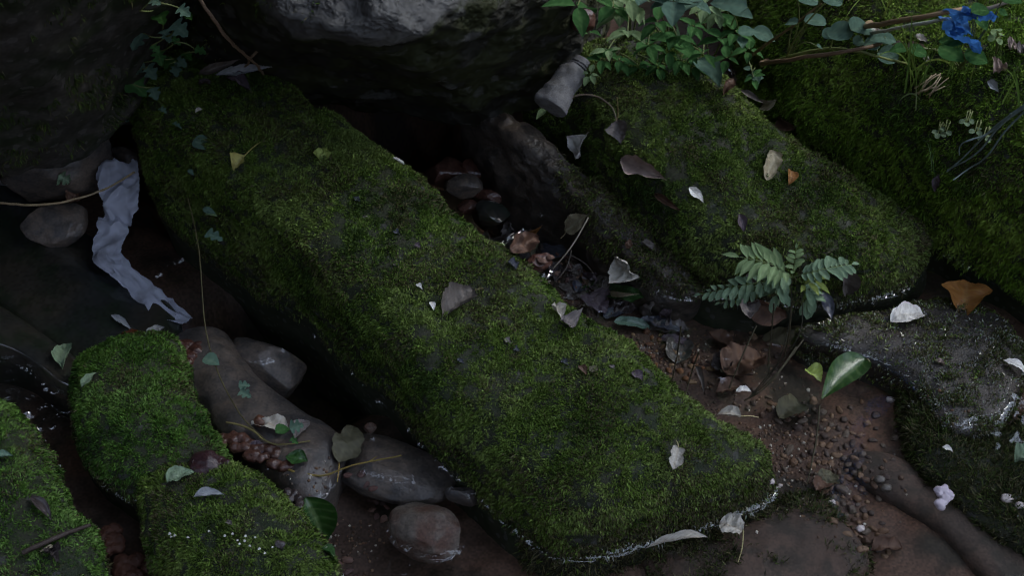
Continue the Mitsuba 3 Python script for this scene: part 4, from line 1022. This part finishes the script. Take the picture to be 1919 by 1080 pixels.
lump('pale_fuzz', 'pale fuzzy double clump on the sunken moss at the bottom right', 'fungus', ring(1770, 925, 14, 11, 14, .007) + ring(1767, 948, 9, 7, 8, .006), .0, (.46, .40, .44), 7, 'mat_dry_leaf')
for i, (x, y) in enumerate([(328, 1012), (334, 1008), (326, 1006), (356, 1013), (394, 1005), (424, 1013), (446, 1020), (462, 1010), (460, 1022), (480, 1014), (438, 1008), (488, 1036), (512, 1034), (498, 1044), (434, 988), (470, 1030), (450, 1028)]):
    leaf('tiny white petal sprinkled on the bright mossy stone', (x - 2, y), (x + 3, y + (i % 4) - 1), 2.6 + i % 3, 'white', 'ovate', lift=.011, nu=8, nv=5, crumple=.1, name='petal', group='white petals on the mossy stone')
    labels[list(labels)[-1]]['category'] = 'petal'
leaf('dark blue black seed pod on the bright mossy stone', (515, 1021), (536, 1026), 12, 'dark', 'strap', lift=.010, cup=-.8, gloss='wet')
leaf('small dry flower head above the petals', (430, 986), (440, 992), 9, 'greybrown', 'kite', lift=.012, crumple=.5)


def ribbon(name_owner, partname, mid, widths, col, seed, mat, folds=2.5, amp=.35, n=70, nv=25, drop_edge=.0):
    """A crumpled strip of plastic film along a line of points."""
    mid = resample(np.asarray(mid, float), n, closed=False)
    w = np.interp(np.linspace(0, 1, n), np.linspace(0, 1, len(widths)), widths)
    t = unit(np.gradient(mid, axis=0))
    s = unit(np.cross(t, [0, 0.25, 1.0]))
    nn = np.cross(s, t)
    v = np.linspace(-1, 1, nv)
    u = np.linspace(0, 1, n)
    q = np.stack(np.broadcast_arrays(u[:, None] * 2.6 + seed, v[None] * folds * .8 + .5 * np.sin(u[:, None] * 6), np.float64(seed)), -1)
    ridge = 1 - np.abs(2 * meshkit.fbm(q, 2, seed) - 1) * 2.4
    ragged = 1 + .25 * (meshkit.fbm(np.stack(np.broadcast_arrays(u[:, None] * 14, np.sign(v)[None] * 5, np.float64(seed)), -1), 2, seed + 1) - .5) * np.abs(v)[None] ** 4
    V = mid[:, None] + s[:, None] * (v[None] * w[:, None] * ragged)[..., None] + nn[:, None] * (ridge * amp * w[:, None] - drop_edge * v[None] ** 2)[..., None]
    i, j = np.meshgrid(np.arange(n - 1), np.arange(nv - 1), indexing='ij')
    a = (i * nv + j).ravel()
    F = np.vstack([np.stack([a, a + nv, a + nv + 1], 1), np.stack([a, a + nv + 1, a + 1], 1)])
    g = np.clip((meshkit.fbm(V.reshape(-1, 3) * 34, 4, seed + 5) - .5) * 5, 0, 1)[:, None] * (.55 if mat == 'mat_film' else 0)
    C = np.array(col) * (.8 + .4 * meshkit.fbm(V.reshape(-1, 3) * 60, 3, seed))[:, None] * (1 - g) + np.array([.05, .042, .036]) * g
    return part(name_owner, partname, ply((V.reshape(-1, 3), F), mat, smooth=True, color=C))


scene['mat_film'] = {'type': 'principledthin', 'base_color': VC, 'roughness': .3, 'spec_trans': .0, 'diff_trans': .7, 'eta': 1.45}
k = thing('plastic_sheet', 'crumpled translucent white plastic sheet washed against the stones at the left', 'plastic sheet')
ribbon(k, 'upper_sheet', [at(228, 305, .12), at(222, 345, .11), at(228, 385, .09), at(222, 420, .07)], [.030, .036, .030, .028], (.44, .46, .54), 1, 'mat_film', 1.4, .42)
ribbon(k, 'middle_sheet', [at(215, 410, .075), at(205, 455, .06), at(200, 485, .05), at(222, 510, .035)], [.026, .026, .024, .022], (.44, .46, .54), 2, 'mat_film', 1.2, .4)
ribbon(k, 'tail', [at(205, 478, .05), at(230, 515, .035), at(265, 545, .02), at(310, 580, .008), at(350, 605, .002)], [.020, .022, .024, .022, .014], (.44, .46, .54), 3, 'mat_film', 1.2, .3)
k = thing('plastic_scrap', 'torn bright blue plastic scrap caught in the plants at the top right', 'plastic scrap')
for i, (mm, ww) in enumerate([([(1772, 26, .53), (1800, 20, .55), (1830, 24, .55), (1850, 22, .54)], [.010, .018, .014, .008]), ([(1765, 30, .50), (1785, 50, .48), (1795, 68, .45)], [.014, .018, .012]), ([(1782, 24, .53), (1800, 44, .50), (1806, 62, .47)], [.010, .012, .016]),
                              ([(1808, 12, .57), (1815, 28, .54), (1808, 40, .52)], [.004, .012, .012]), ([(1780, 58, .46), (1800, 72, .43), (1825, 84, .41), (1830, 100, .39)], [.012, .016, .018, .006]), ([(1835, 22, .55), (1850, 30, .53), (1842, 40, .51)], [.012, .016, .008])]):
    ribbon(k, 'strip', [at(*p) for p in mm], ww, (.06, .20, .52), 10 + i, 'mat_film', 2, .4, 30, 9)
# the crushed bottle
k = thing('plastic_bottle', 'crushed grey plastic bottle wedged under the right end of the big boulder', 'bottle')
b0, b1 = at(1032, 200, .235), at(1088, 116, .275)
ax = unit(b1 - b0)
side = unit(np.cross(ax, [0, -.6, .8]))
upv = np.cross(side, ax)
Lb = np.linalg.norm(b1 - b0)


def lathe(prof, n=40, flat=.6, dent=.0025, seed=0):
    prof = np.asarray(prof, float)
    ang = np.arange(n) * 2 * np.pi / n
    V = b0 + prof[:, 0, None, None] * ax + prof[:, 1, None, None] * (np.cos(ang)[None, :, None] * side + flat * np.sin(ang)[None, :, None] * upv)
    V = V.reshape(-1, 3)
    m = len(prof)
    i, j = np.meshgrid(np.arange(m - 1), np.arange(n), indexing='ij')
    a, b, c, d = i * n + j, i * n + (j + 1) % n, (i + 1) * n + (j + 1) % n, (i + 1) * n + j
    F = np.concatenate([np.stack([a, b, c], -1).reshape(-1, 3), np.stack([a, c, d], -1).reshape(-1, 3)])
    t = trimesh.Trimesh(V, F, process=False)
    if t.volume < 0:
        t.invert()
    if dent:
        t.vertices = displace(V, np.array(t.vertex_normals), dent, 28, seed, 3)
    return t


s = np.linspace(0, 1, 26)
body = [(-.001, .002), (0, .020)] + [(x * Lb * .72, .0295 - .005 * x - .0014 * (abs(math.sin(x * 20)) < .2)) for x in s] + [(Lb * (.72 + .14 * x), .0245 - .0105 * math.sin(x * math.pi / 2) ** 1.6) for x in np.linspace(.1, 1, 10)]
scene['mat_bottle'] = dry_rock(rock_color((.13, .126, .126), (.10, .097, .095), (.165, .16, .158), 30, (.09, .08, .07), .4), .55, .0008)
part(k, 'body', ply(lathe(body, seed=3, dent=.011), 'mat_bottle', smooth=True))
part(k, 'neck', ply(lathe([(Lb * .86, .0125), (Lb * .90, .0125), (Lb * .905, .0165), (Lb * .93, .0165), (Lb * .935, .0125), (Lb * .96, .0125)], dent=0), 'mat_bottle', smooth=30))
part(k, 'cap', ply(lathe([(Lb * .96, .001), (Lb * .96, .0155), (Lb * 1.07, .0150), (Lb * 1.08, .001)], dent=.0006), 'mat_bottle', smooth=30))
p_, n_ = hit(1092, 35)
round_stone('red_stone', 1092, 37, .36, (.022, .02, .018), 'mat_red_rock', 'round red stone in the dark behind the herbs beside the boulder', 0, 0, 71)
# ---------------------------------------------------------------- living plants
def small_leaf(key, p0, d, n, L, W, style, seed, profile='ovate', serr=.12, partname='leaf', bend=.5, mat='mat_green_leaf', nu=12, nv=7, fold=.3):
    V, F, C = leaf_geo(L, W, profile, nu, nv, bend, .1, fold, .05, serr, seed, style, 5)
    M, o = frame(p0, d, n)
    part(key, partname, ply((V @ M.T + o, F), mat, smooth=True, color=C))


def herb(label, root, sprigs, style='herb', lpx=34, wr=.55, n=5, seed=0, name='leafy_herb', profile='ovate', pitch=.35, stemcol=(.10, .12, .04)):
    """A plant of one root; each sprig (px, py, z[, leaf px, count]) ends a stem in a whorl of leaves."""
    r = np.random.default_rng(600 + seed)
    key = thing(name, label, 'plant')
    root = spot(root, -.004)
    for si, s in enumerate(sprigs):
        c = at(*s[:3])
        lp = s[3] if len(s) > 3 else lpx
        nn = s[4] if len(s) > 4 else n
        L = 1.12 * lp / FPX * np.linalg.norm(c - EYE)
        mid = (root + c) / 2 + np.array([0, 0, .25 * np.linalg.norm((c - root)[:2])]) + r.normal(size=3) * .008
        part(key, 'stem', stalk_shape([root, mid, c], .0017, .0011, stemcol))
        a0 = r.uniform(0, 6.28)
        for k in range(nn):
            a = a0 + k * 6.283 / nn * (1 if nn != 4 else 1) + r.normal() * .22
            pt = -pitch + r.normal() * .25 if k < nn - 1 or nn < 4 else .3
            d = np.array([math.cos(a) * math.cos(pt), math.sin(a) * math.cos(pt), math.sin(pt)])
            f = r.uniform(.7, 1.1)
            small_leaf(key, c + d * .003 + [0, 0, -.004 * (k % 2)], d, [0, 0, 1.0], L * f, L * f * wr, style, seed * 50 + si * 9 + k, profile)
    return key


herb('leafy green herb with drooping pointed leaves beside the big boulder', (1128, 60, .18), [(1082, 10, .44, 54, 3), (1150, 12, .42, 44, 4), (1104, 58, .33, 20, 4)], seed=1)
herb('leafy green herb with broad leaves behind the broad slab', (1180, 92, .18), [(1162, 24, .40, 42, 5), (1192, 12, .43, 44, 4), (1140, 92, .27, 28, 4), (1176, 58, .34, 34, 5)], seed=2, style='fresh')
herb('dense green herb hanging over the far end of the broad slab', (1256, 108, .17), [(1232, 40, .37, 42, 5), (1268, 66, .33, 40, 5), (1214, 84, .28, 34, 5), (1300, 48, .36, 36, 5), (1252, 96, .26, 30, 5)], seed=3)
herb('low green herb with small leaves over the top right of the broad slab', (1330, 118, .17), [(1276, 112, .24, 30, 5), (1318, 100, .28, 34, 5), (1352, 72, .33, 36, 5), (1296, 124, .22, 26, 5)], seed=4)
herb('tall herb with spread leaves at the top edge', (1330, 60, .3), [(1322, 8, .46, 40, 5), (1346, 22, .43, 36, 5), (1180, -4, .46, 40, 5)], seed=15, style='fresh')
herb('bushy herb low between the big boulder and the broad slab', (1150, 130, .18), [(1128, 110, .26, 30, 5), (1160, 112, .25, 34, 5), (1196, 122, .23, 30, 5), (1232, 122, .22, 26, 5)], seed=16)
herb('dark green herb at the upper end of the right gap', (1372, 112, .16), [(1378, 58, .34, 40, 5), (1362, 108, .26, 28, 4), (1404, 92, .28, 30, 4), (1340, 36, .40, 38, 5), (1412, 144, .2, 20, 5)], seed=5)
herb('small seedling with five leaves growing over the bottle', (1118, 168, .19), [(1106, 138, .27, 22, 5)], seed=6, style='fresh')
herb('small seedling with five leaves at the foot of the bottle', (1020, 214, .12), [(1028, 198, .18, 32, 5)], seed=7, style='fresh')
k = herb('plant with large broad lobed leaves at the very top', (1260, 70, .25), [(1208, -6, .5, 44, 4), (1262, 0, .5, 44, 5), (1300, 4, .48, 40, 4)], seed=8, style='bluegreen', wr=.8, pitch=.1)
for lab, b, t, w, st, zz in [('large blue green leaf with holes hanging at the broad slab', (1308, 112), (1350, 158), 34, 'bluegreen', .22), ('long dark leaf arching over the low herb', (1262, 82), (1308, 116), 24, 'herb', .26), ('long dark leaf behind the arching one', (1216, 72), (1288, 86), 22, 'herb', .27)]:
    leaf(lab, b, t, w, st, 'ovate', z=zz, gloss='green', name='hanging_leaf', bend=.7, crumple=.05, stalk=[(b[0] - 14, b[1] - 14, zz + .03)], stalkcol=(.1, .12, .04))

# round-leaved creeper on the bank
r = np.random.default_rng(88)


def creeper(label, root, leaves, style, seed, profile='round', name='creeper', wr=1.0, pitch=-.15, serr=.10, chain=False):
    rr = np.random.default_rng(700 + seed)
    key = thing(name, label, 'plant')
    nodes = [spot(root, -.004)]
    for i, (x, y, z, lp, ang) in enumerate(leaves):
        c = at(x, y, z)
        root = min(nodes if chain else nodes[:1], key=lambda q: np.linalg.norm(q - c) + .02 * (q is nodes[0]))
        nodes.append(c)
        L = 1.15 * lp / FPX * np.linalg.norm(c - EYE)
        a = math.radians(ang)
        d = np.array([math.cos(a), math.sin(a), pitch + rr.normal() * .2])
        n = unit(np.array([0, -.35, 1.0]) + rr.normal(size=3) * .15)
        part(key, 'stem', stalk_shape([root, (root + c) / 2 + [0, 0, .004 if chain else .02], c - unit(d) * L * .5], .0014, .0009, (.11, .13, .045)))
        small_leaf(key, c - unit(d) * L * .5, d, n, L, L * wr, style if isinstance(style, str) else style[rr.integers(len(style))], seed * 40 + i, profile, serr, bend=.5, fold=.15, nu=14, nv=9)
    return key


creeper('broad blue green leaves rising from the dark at the top', (1372, 112, .2), [(1365, 8, .46, 62, 160), (1390, 24, .44, 44, -40), (1402, 60, .36, 36, 20), (1432, 66, .33, 42, -15), (1390, 78, .33, 30, -90)], 'bluegreen', 1, 'ovate', wr=.62)
creeper('creeper with small notched leaves left on the mossy bank', (1476, 108, .28), [(1484, 42, .42, 24, 130), (1528, 40, .43, 36, -10), (1514, -2, .48, 36, 0), (1560, 0, .48, 34, -20), (1536, 88, .36, 14, 30)], 'bluegreen', 2, 'round', wr=.8)
creeper('creeper with scalloped round leaves in the middle of the mossy bank', (1610, 96, .3), [(1575, 62, .40, 40, 160), (1614, 54, .41, 44, 30), (1553, 64, .39, 22, 180), (1608, 77, .37, 18, 200), (1634, 84, .36, 26, -20), (1652, 76, .38, 34, 10), (1664, 105, .33, 34, -30)], 'bluegreen', 3)
creeper('creeper with toothed leaves under the blue scrap', (1800, 130, .3), [(1684, 92, .36, 30, 180), (1722, 98, .36, 36, 0), (1784, 76, .42, 44, 150), (1784, 100, .38, 46, -40), (1830, 108, .38, 42, -10), (1838, 20, .56, 36, 20), (1880, 24, .55, 18, 0), (1898, 2, .58, 34, 0), (1840, 44, .5, 28, -60)], 'herb', 4, 'ovate', wr=.72)
creeper('two pale toothed leaves beside the pinkish dead leaf', (1660, 96, .3), [(1642, 72, .4, 30, 190), (1666, 74, .39, 26, -10)], 'bluegreen', 5, 'ovate', wr=.8)
creeper('seedling with pairs of tiny leaves in the upper right gap', (1412, 150, .12), [(1400, 128, .2, 14, 150), (1414, 138, .2, 12, 20), (1404, 144, .19, 12, 200), (1418, 148, .19, 22, -80), (1424, 146, .19, 14, 10)], 'bluegreen', 6, 'ovate', wr=.7)
for i, (x, y, m) in enumerate([(1812, 228, 4), (1830, 246, 3), (1760, 250, 4), (1846, 258, 3), (1772, 246, 2)]):
    kk = creeper(('four-leaved clover-like seedling highest on the bank moss', 'three-leaved seedling below the highest one', 'seedling farthest left on the bank moss', 'seedling nearest the trailing rootlets', 'two-leaved seedling beside the leftmost one')[i],
                 (x, y), [(x + 9 * math.cos(a), y + 5 * math.sin(a), hit(x, y)[0][2] + .02, 10, math.degrees(-a)) for a in np.arange(m) * 6.28 / m + i], 'palegreen', 10 + i, name='seedling', wr=.9, serr=0)
creeper('seedling with small round leaves at the right edge', (1866, 100, .35), [(1862, 62, .44, 12, 0), (1878, 66, .44, 12, 40), (1870, 56, .45, 12, 100), (1858, 72, .42, 12, 180), (1872, 78, .42, 12, -60)], 'fresh', 20, name='seedling')


def grass(label, root, tips, seed, w=.0032, style=(.10, .16, .035)):
    rr = np.random.default_rng(800 + seed)
    key = thing('grass_tuft', label, 'grass')
    p0 = spot(root, 0)
    for (x, y, z, arch) in tips:
        p1 = at(x, y, z)
        b = p0 + np.append(rr.normal(size=2) * .012, 0)
        u = np.linspace(0, 1, 14)[:, None]
        mid = (b + p1) / 2 + [0, 0, arch]
        c = (1 - u) ** 2 * b + 2 * u * (1 - u) * mid + u ** 2 * p1
        t = unit(np.gradient(c, axis=0))
        s = unit(np.cross(t, rr.normal(size=3) * .3 + [.2, -1, .4]))
        ww = w * (1 - u ** 2.5) * rr.uniform(.7, 1.2)
        V = np.stack([c - s * ww / 2, c + np.cross(s, t) * ww * .15, c + s * ww / 2], 1)
        a = np.arange(13)[:, None] * 3 + np.arange(2)[None]
        a = a.ravel()
        F = np.vstack([np.stack([a, a + 3, a + 4], 1), np.stack([a, a + 4, a + 1], 1)])
        col = np.array(style) * rr.uniform(.7, 1.35) * np.array([rr.uniform(.85, 1.25), 1, 1])
        part(key, 'blade', ply((V.reshape(-1, 3), F), 'mat_green_leaf', smooth=True, color=np.tile(col, (len(V) * 3, 1))))


grass('tall loose grass tuft arching before the blue scrap', (1716, 168), [(1640, 15, .6, .10), (1690, 12, .62, .12), (1706, 20, .6, .06), (1758, 24, .58, .1), (1820, 48, .5, .12), (1770, 30, .6, .05), (1636, 112, .35, .08), (1668, 64, .45, .04), (1742, 70, .46, .06), (1850, 20, .55, .14), (1700, 92, .42, .03), (1728, 62, .48, .06), (1690, 30, .55, .04)], 1)
grass('grass tuft right of the straw wisp', (1800, 150), [(1856, 14, .58, .08), (1822, 40, .52, .04), (1790, 60, .48, .05), (1850, 62, .46, .1), (1876, 70, .44, .1), (1838, 110, .4, .05), (1760, 96, .42, .08), (1700, 142, .33, .06)], 2)
grass('small grass tuft at the right picture edge', (1890, 190), [(1910, 130, .48, .03), (1895, 120, .48, .02), (1925, 110, .5, .05), (1905, 150, .46, .02), (1880, 128, .48, .03)], 3)
grass('loose grass tuft at the top edge of the bank', (1660, 40), [(1600, -6, .6, .06), (1636, -8, .62, .06), (1690, -4, .62, .08), (1720, 6, .6, .1), (1668, 0, .58, .03), (1742, 20, .56, .12), (1580, 40, .45, .1)], 11)
grass('grass tuft right of the blue scrap', (1880, 120), [(1850, 30, .54, .06), (1896, 40, .54, .05), (1910, 60, .52, .06), (1866, 60, .5, .03), (1925, 80, .5, .1), (1886, 20, .58, .06)], 12)
grass('thin grass blades drooping on the bank face', (1742, 262), [(1736, 345, .22, .03), (1752, 350, .2, .03), (1746, 330, .24, .04)], 4, .0022, (.03, .06, .03))
grass('short pale blades in the bank moss below the straw wisp', (1720, 204), [(1716, 158, .42, .01), (1726, 190, .40, .03)], 5, .003, (.14, .2, .09))
grass('short bent blades right of the pale ones', (1762, 190), [(1776, 224, .36, .03), (1742, 206, .37, .03)], 6, .0026, (.12, .18, .08))
grass('grass blades hanging among the top herbs', (1268, 80, .22), [(1240, 30, .38, .06), (1262, 20, .42, .04), (1282, 30, .4, .05), (1290, 60, .3, .05), (1250, 14, .44, .03)], 7, .0034, (.10, .17, .09))

# ivy hanging at the left
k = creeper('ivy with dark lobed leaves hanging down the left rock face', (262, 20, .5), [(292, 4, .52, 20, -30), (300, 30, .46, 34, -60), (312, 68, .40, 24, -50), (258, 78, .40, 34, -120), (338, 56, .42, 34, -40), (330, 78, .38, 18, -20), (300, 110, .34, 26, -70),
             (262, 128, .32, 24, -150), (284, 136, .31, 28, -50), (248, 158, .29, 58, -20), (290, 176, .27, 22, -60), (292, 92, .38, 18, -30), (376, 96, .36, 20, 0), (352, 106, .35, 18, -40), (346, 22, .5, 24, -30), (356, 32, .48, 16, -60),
             (318, 120, .33, 26, -120), (340, 118, .33, 22, -30), (330, 132, .31, 22, -80), (210, 206, .2, 30, -60), (232, 218, .2, 26, -20)], ('deepgreen', 'bluegreen', 'bluegreen', 'herb'), 30, 'ivy', name='ivy', wr=1.0, pitch=-.5, serr=0, chain=True)  # bluish styles paint sky reflection into the leaf colour
kv = twig('thin ivy runner hanging across the left side of the long slab', [(352, 372, .165), (360, 405, .155), (374, 480, .13), (382, 590, .08), (398, 670, .05), (428, 740, .035), (470, 800, .03), (510, 836, .025)], .0012, .001, (.06, .052, .02), name='ivy_runner', category='plant')
scene[kv + '__stem'] = scene.pop(kv)
rr = np.random.default_rng(9)
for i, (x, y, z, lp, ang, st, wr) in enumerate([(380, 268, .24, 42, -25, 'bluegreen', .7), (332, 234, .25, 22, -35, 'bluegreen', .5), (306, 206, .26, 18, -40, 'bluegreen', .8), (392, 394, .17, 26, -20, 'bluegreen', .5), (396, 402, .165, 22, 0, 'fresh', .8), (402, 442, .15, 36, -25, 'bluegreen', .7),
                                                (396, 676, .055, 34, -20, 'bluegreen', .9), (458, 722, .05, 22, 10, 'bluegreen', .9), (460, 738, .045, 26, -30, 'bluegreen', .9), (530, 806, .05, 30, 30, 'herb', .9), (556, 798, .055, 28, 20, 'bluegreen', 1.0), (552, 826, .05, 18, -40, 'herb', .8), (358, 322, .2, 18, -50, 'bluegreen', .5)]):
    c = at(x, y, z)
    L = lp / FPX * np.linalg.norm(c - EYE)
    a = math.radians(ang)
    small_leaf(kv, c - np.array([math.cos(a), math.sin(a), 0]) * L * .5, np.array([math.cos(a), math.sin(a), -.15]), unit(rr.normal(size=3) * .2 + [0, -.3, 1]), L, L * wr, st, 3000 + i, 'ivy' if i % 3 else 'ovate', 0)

# the feathery plant in the water
k = thing('feathery_plant', 'small feathery plant with pale green paired leaflets at the foot of the broad slab', 'plant')
crown = at(1484, 520, .12)
root = at(1402, 748, -.05)
part(k, 'stem', stalk_shape([root, at(1446, 700, -.01), at(1478, 610, .06), crown], .0009, .0007, (.025, .022, .012)))
part(k, 'stem', stalk_shape([root, at(1452, 690, .0), at(1500, 620, .06), at(1500, 540, .11)], .0009, .0007, (.025, .022, .012)))
FRONDS = [(crown, (1440, 494, .16), (1386, 482, .165), 7, 44, 'fresh', .36), (crown, (1538, 506, .15), (1596, 496, .145), 9, 26, 'fern', .45), (crown, (1400, 534, .12), (1314, 552, .085), 10, 24, 'fern', .45),
          (crown, (1430, 540, .11), (1350, 568, .07), 8, 18, 'fern', .45), (crown, (1490, 486, .16), (1492, 466, .18), 5, 16, 'fresh', .5), (at(1500, 540, .11), (1520, 548, .10), (1524, 566, .08), 4, 38, 'fern', .42),
          (at(1500, 540, .11), (1520, 528, .13), (1534, 524, .13), 3, 34, 'lime', .32), (crown, (1458, 538, .11), (1456, 560, .085), 4, 34, 'fern', .42), (crown, (1462, 520, .13), (1440, 520, .13), 4, 26, 'fern', .45)]
rr = np.random.default_rng(12)
sd = 5000
for p0, m, t, pairs, lp, st, wr in FRONDS:
    fk = part(k, 'frond', stalk_shape([p0, at(*m), at(*t)], .0010, .0006, (.12, .16, .06)))
    pts = resample(np.array([p0, at(*m), at(*t)]), 60, closed=False)
    tang = unit(np.gradient(pts, axis=0))
    for i in range(pairs):
        q = int(10 + 46 * (i + .5) / pairs)
        f = 1 - .35 * (abs(i - pairs * .45) / pairs) * 2
        L = 1.3 * lp / FPX * np.linalg.norm(pts[q] - EYE) * f
        up = unit(np.array([0, -.25, 1.0]) + rr.normal(size=3) * .12)
        sdv = unit(np.cross(tang[q], up))
        for s in (-1, 1):
            d = unit(sdv * s + tang[q] * .55 + [0, 0, -.12 + rr.normal() * .12])
            sd += 1
            small_leaf(fk, pts[q], d, up, L, L * wr, st, sd, 'round' if wr > .4 else 'lance', 0, 'leaflet', .35, nu=8, nv=5)
    sd += 1
    small_leaf(fk, pts[-1], tang[-1], [0, -.2, 1.0], lp / FPX * 2.2 * .8, lp / FPX * 2.2 * .8 * wr, st, sd, 'lance', 0, 'leaflet', .35, nu=8, nv=5)
# ---------------------------------------------------------------- the wood around, outside the frame
def tree(x, y, h, r, n, label, seed, leaf=.3, zc=.68, lean=(0, 0)):
    rr = np.random.default_rng(900 + seed)
    z0 = drop([[x, y]], 60)[0][0, 2] - .1
    key = thing('leafy_tree', label, 'tree', )
    top = np.array([x + lean[0], y + lean[1], z0 + h])
    s = np.linspace(0, 1, 9)
    path = np.array([x, y, z0]) + s[:, None] * (top - [x, y, z0]) + np.stack([np.sin(s * 5 + seed), np.cos(s * 4 + seed), 0 * s], 1) * .12
    tv, tf = tube(path, .16 * (1 - .85 * s) + .012, 9)
    meshes = [(tv, tf)]
    cen = np.array([x, y, z0]) + (top - [x, y, z0]) * zc
    clumps = []
    for k in range(16):
        u = unit(rr.normal(size=3)) * [1, 1, .75]
        c = cen + u * r * rr.uniform(.45, .95)
        clumps.append((c, r * rr.uniform(.28, .45)))
        a = path[int(rr.integers(3, 8))]
        meshes.append(tube(np.array([a, (a + c) / 2 + [0, 0, .15], c]), np.array([.05, .03, .012]), 6))
    off, V, F = 0, [], []
    for v, f in meshes:
        V.append(v); F.append(f + off); off += len(v)
    part(key, 'trunk', ply((np.vstack(V), np.vstack(F)), 'mat_bark', smooth=True))
    ci = rr.integers(0, len(clumps), n)
    p = np.array([clumps[i][0] for i in ci]) + unit(rr.normal(size=(n, 3))) * (np.array([clumps[i][1] for i in ci]) * rr.random(n) ** .4)[:, None]
    nn = unit(rr.normal(size=(n, 3)) + [0, 0, .8])
    t = unit(np.cross(nn, rr.normal(size=(n, 3))))
    b = np.cross(nn, t)
    L = leaf * rr.uniform(.6, 1.2, (n, 1))
    V = np.stack([p - t * L * .5, p - b * L * .28 + nn * L * .05, p + t * L * .5, p + b * L * .28 + nn * L * .05], 1)
    F = np.array([[0, 1, 2], [0, 2, 3]])[None] + (np.arange(n) * 4)[:, None, None]
    C = np.repeat((np.array([.035, .065, .014]) * rr.uniform(.6, 1.5, (n, 1)))[:, None], 4, 1)
    part(key, 'crown', ply((V.reshape(-1, 3), F.reshape(-1, 3)), 'mat_moss', color=C.reshape(-1, 3)), kind='stuff')


TREES = [(-3.4, 5.6, 9, 2.6, .3, 6000, 'tall leafy tree behind the top left corner'), (-.6, 6.6, 10, 2.9, .3, 7000, 'tall leafy tree straight behind the overhanging boulder'), (2.4, 6.4, 9, 2.7, .3, 7000, 'leafy tree behind the plants at the top right'),
         (-1.9, 5.2, 6, 2.0, .3, 5000, 'smaller leafy tree in front of the tall ones behind the boulder'), (1.0, 6.0, 6, 1.9, .3, 5000, 'smaller leafy tree behind the leafy herbs'), 
         (-3.3, 2.9, 7.5, 2.6, .3, 5000, 'leafy tree on the left bank above the dark rock face'), (-3.2, .2, 7, 2.6, .3, 5000, 'leafy tree leaning over the stream from the lower left'),
         (-2.6, -2.4, 8, 2.6, .3, 4000, 'leafy tree behind the viewer to the left'), (.3, -4.0, 9, 2.8, .3, 6000, 'leafy tree behind the viewer'),
         (2.6, -2.6, 8, 2.5, .3, 6000, 'leafy tree behind the viewer to the right'), (.4, -1.7, 6, 1.7, .26, 6000, 'smaller leafy tree close behind the viewer')]
for i, (x, y, h, r, lf, n, lab) in enumerate(TREES):
    tree(x, y, h, r, n, lab, i, lf)
tree(-2.5, 1.8, 4.5, 1.55, 11000, 'unseen low leafy tree added so its crown shades the left stones', 20, .16, .72, (1.75, -.15))  # added out of view to darken the left side
tree(2.15, 2.05, 2.7, .62, 3000, 'unseen slender sapling added on the right bank so its crown dims the left and far stones', 21, .12, .78, (-.5, -.4))  # put in to cut the light on the left and far stones
tree(-2.1, -1.3, 3.9, 1.25, 5000, 'unseen bushy young tree added behind the viewer on the left bank to close a sky gap', 22, .2, .7)  # added where sky still showed behind the viewer
tree(-.7, -1.9, 3.7, 1.15, 5000, 'unseen bushy young tree added close behind the viewer to the left to block sky light', 23, .2, .7)  # also added to close off sky light from behind
tree(2.3, 1.5, 2.0, .48, 3000, 'unseen small sapling added on the right bank nearer the viewer to keep sun off the lower left stones', 24, .1, .84, (-1.05, -.05))  # added so its crown blocks the sun for the lower left stones
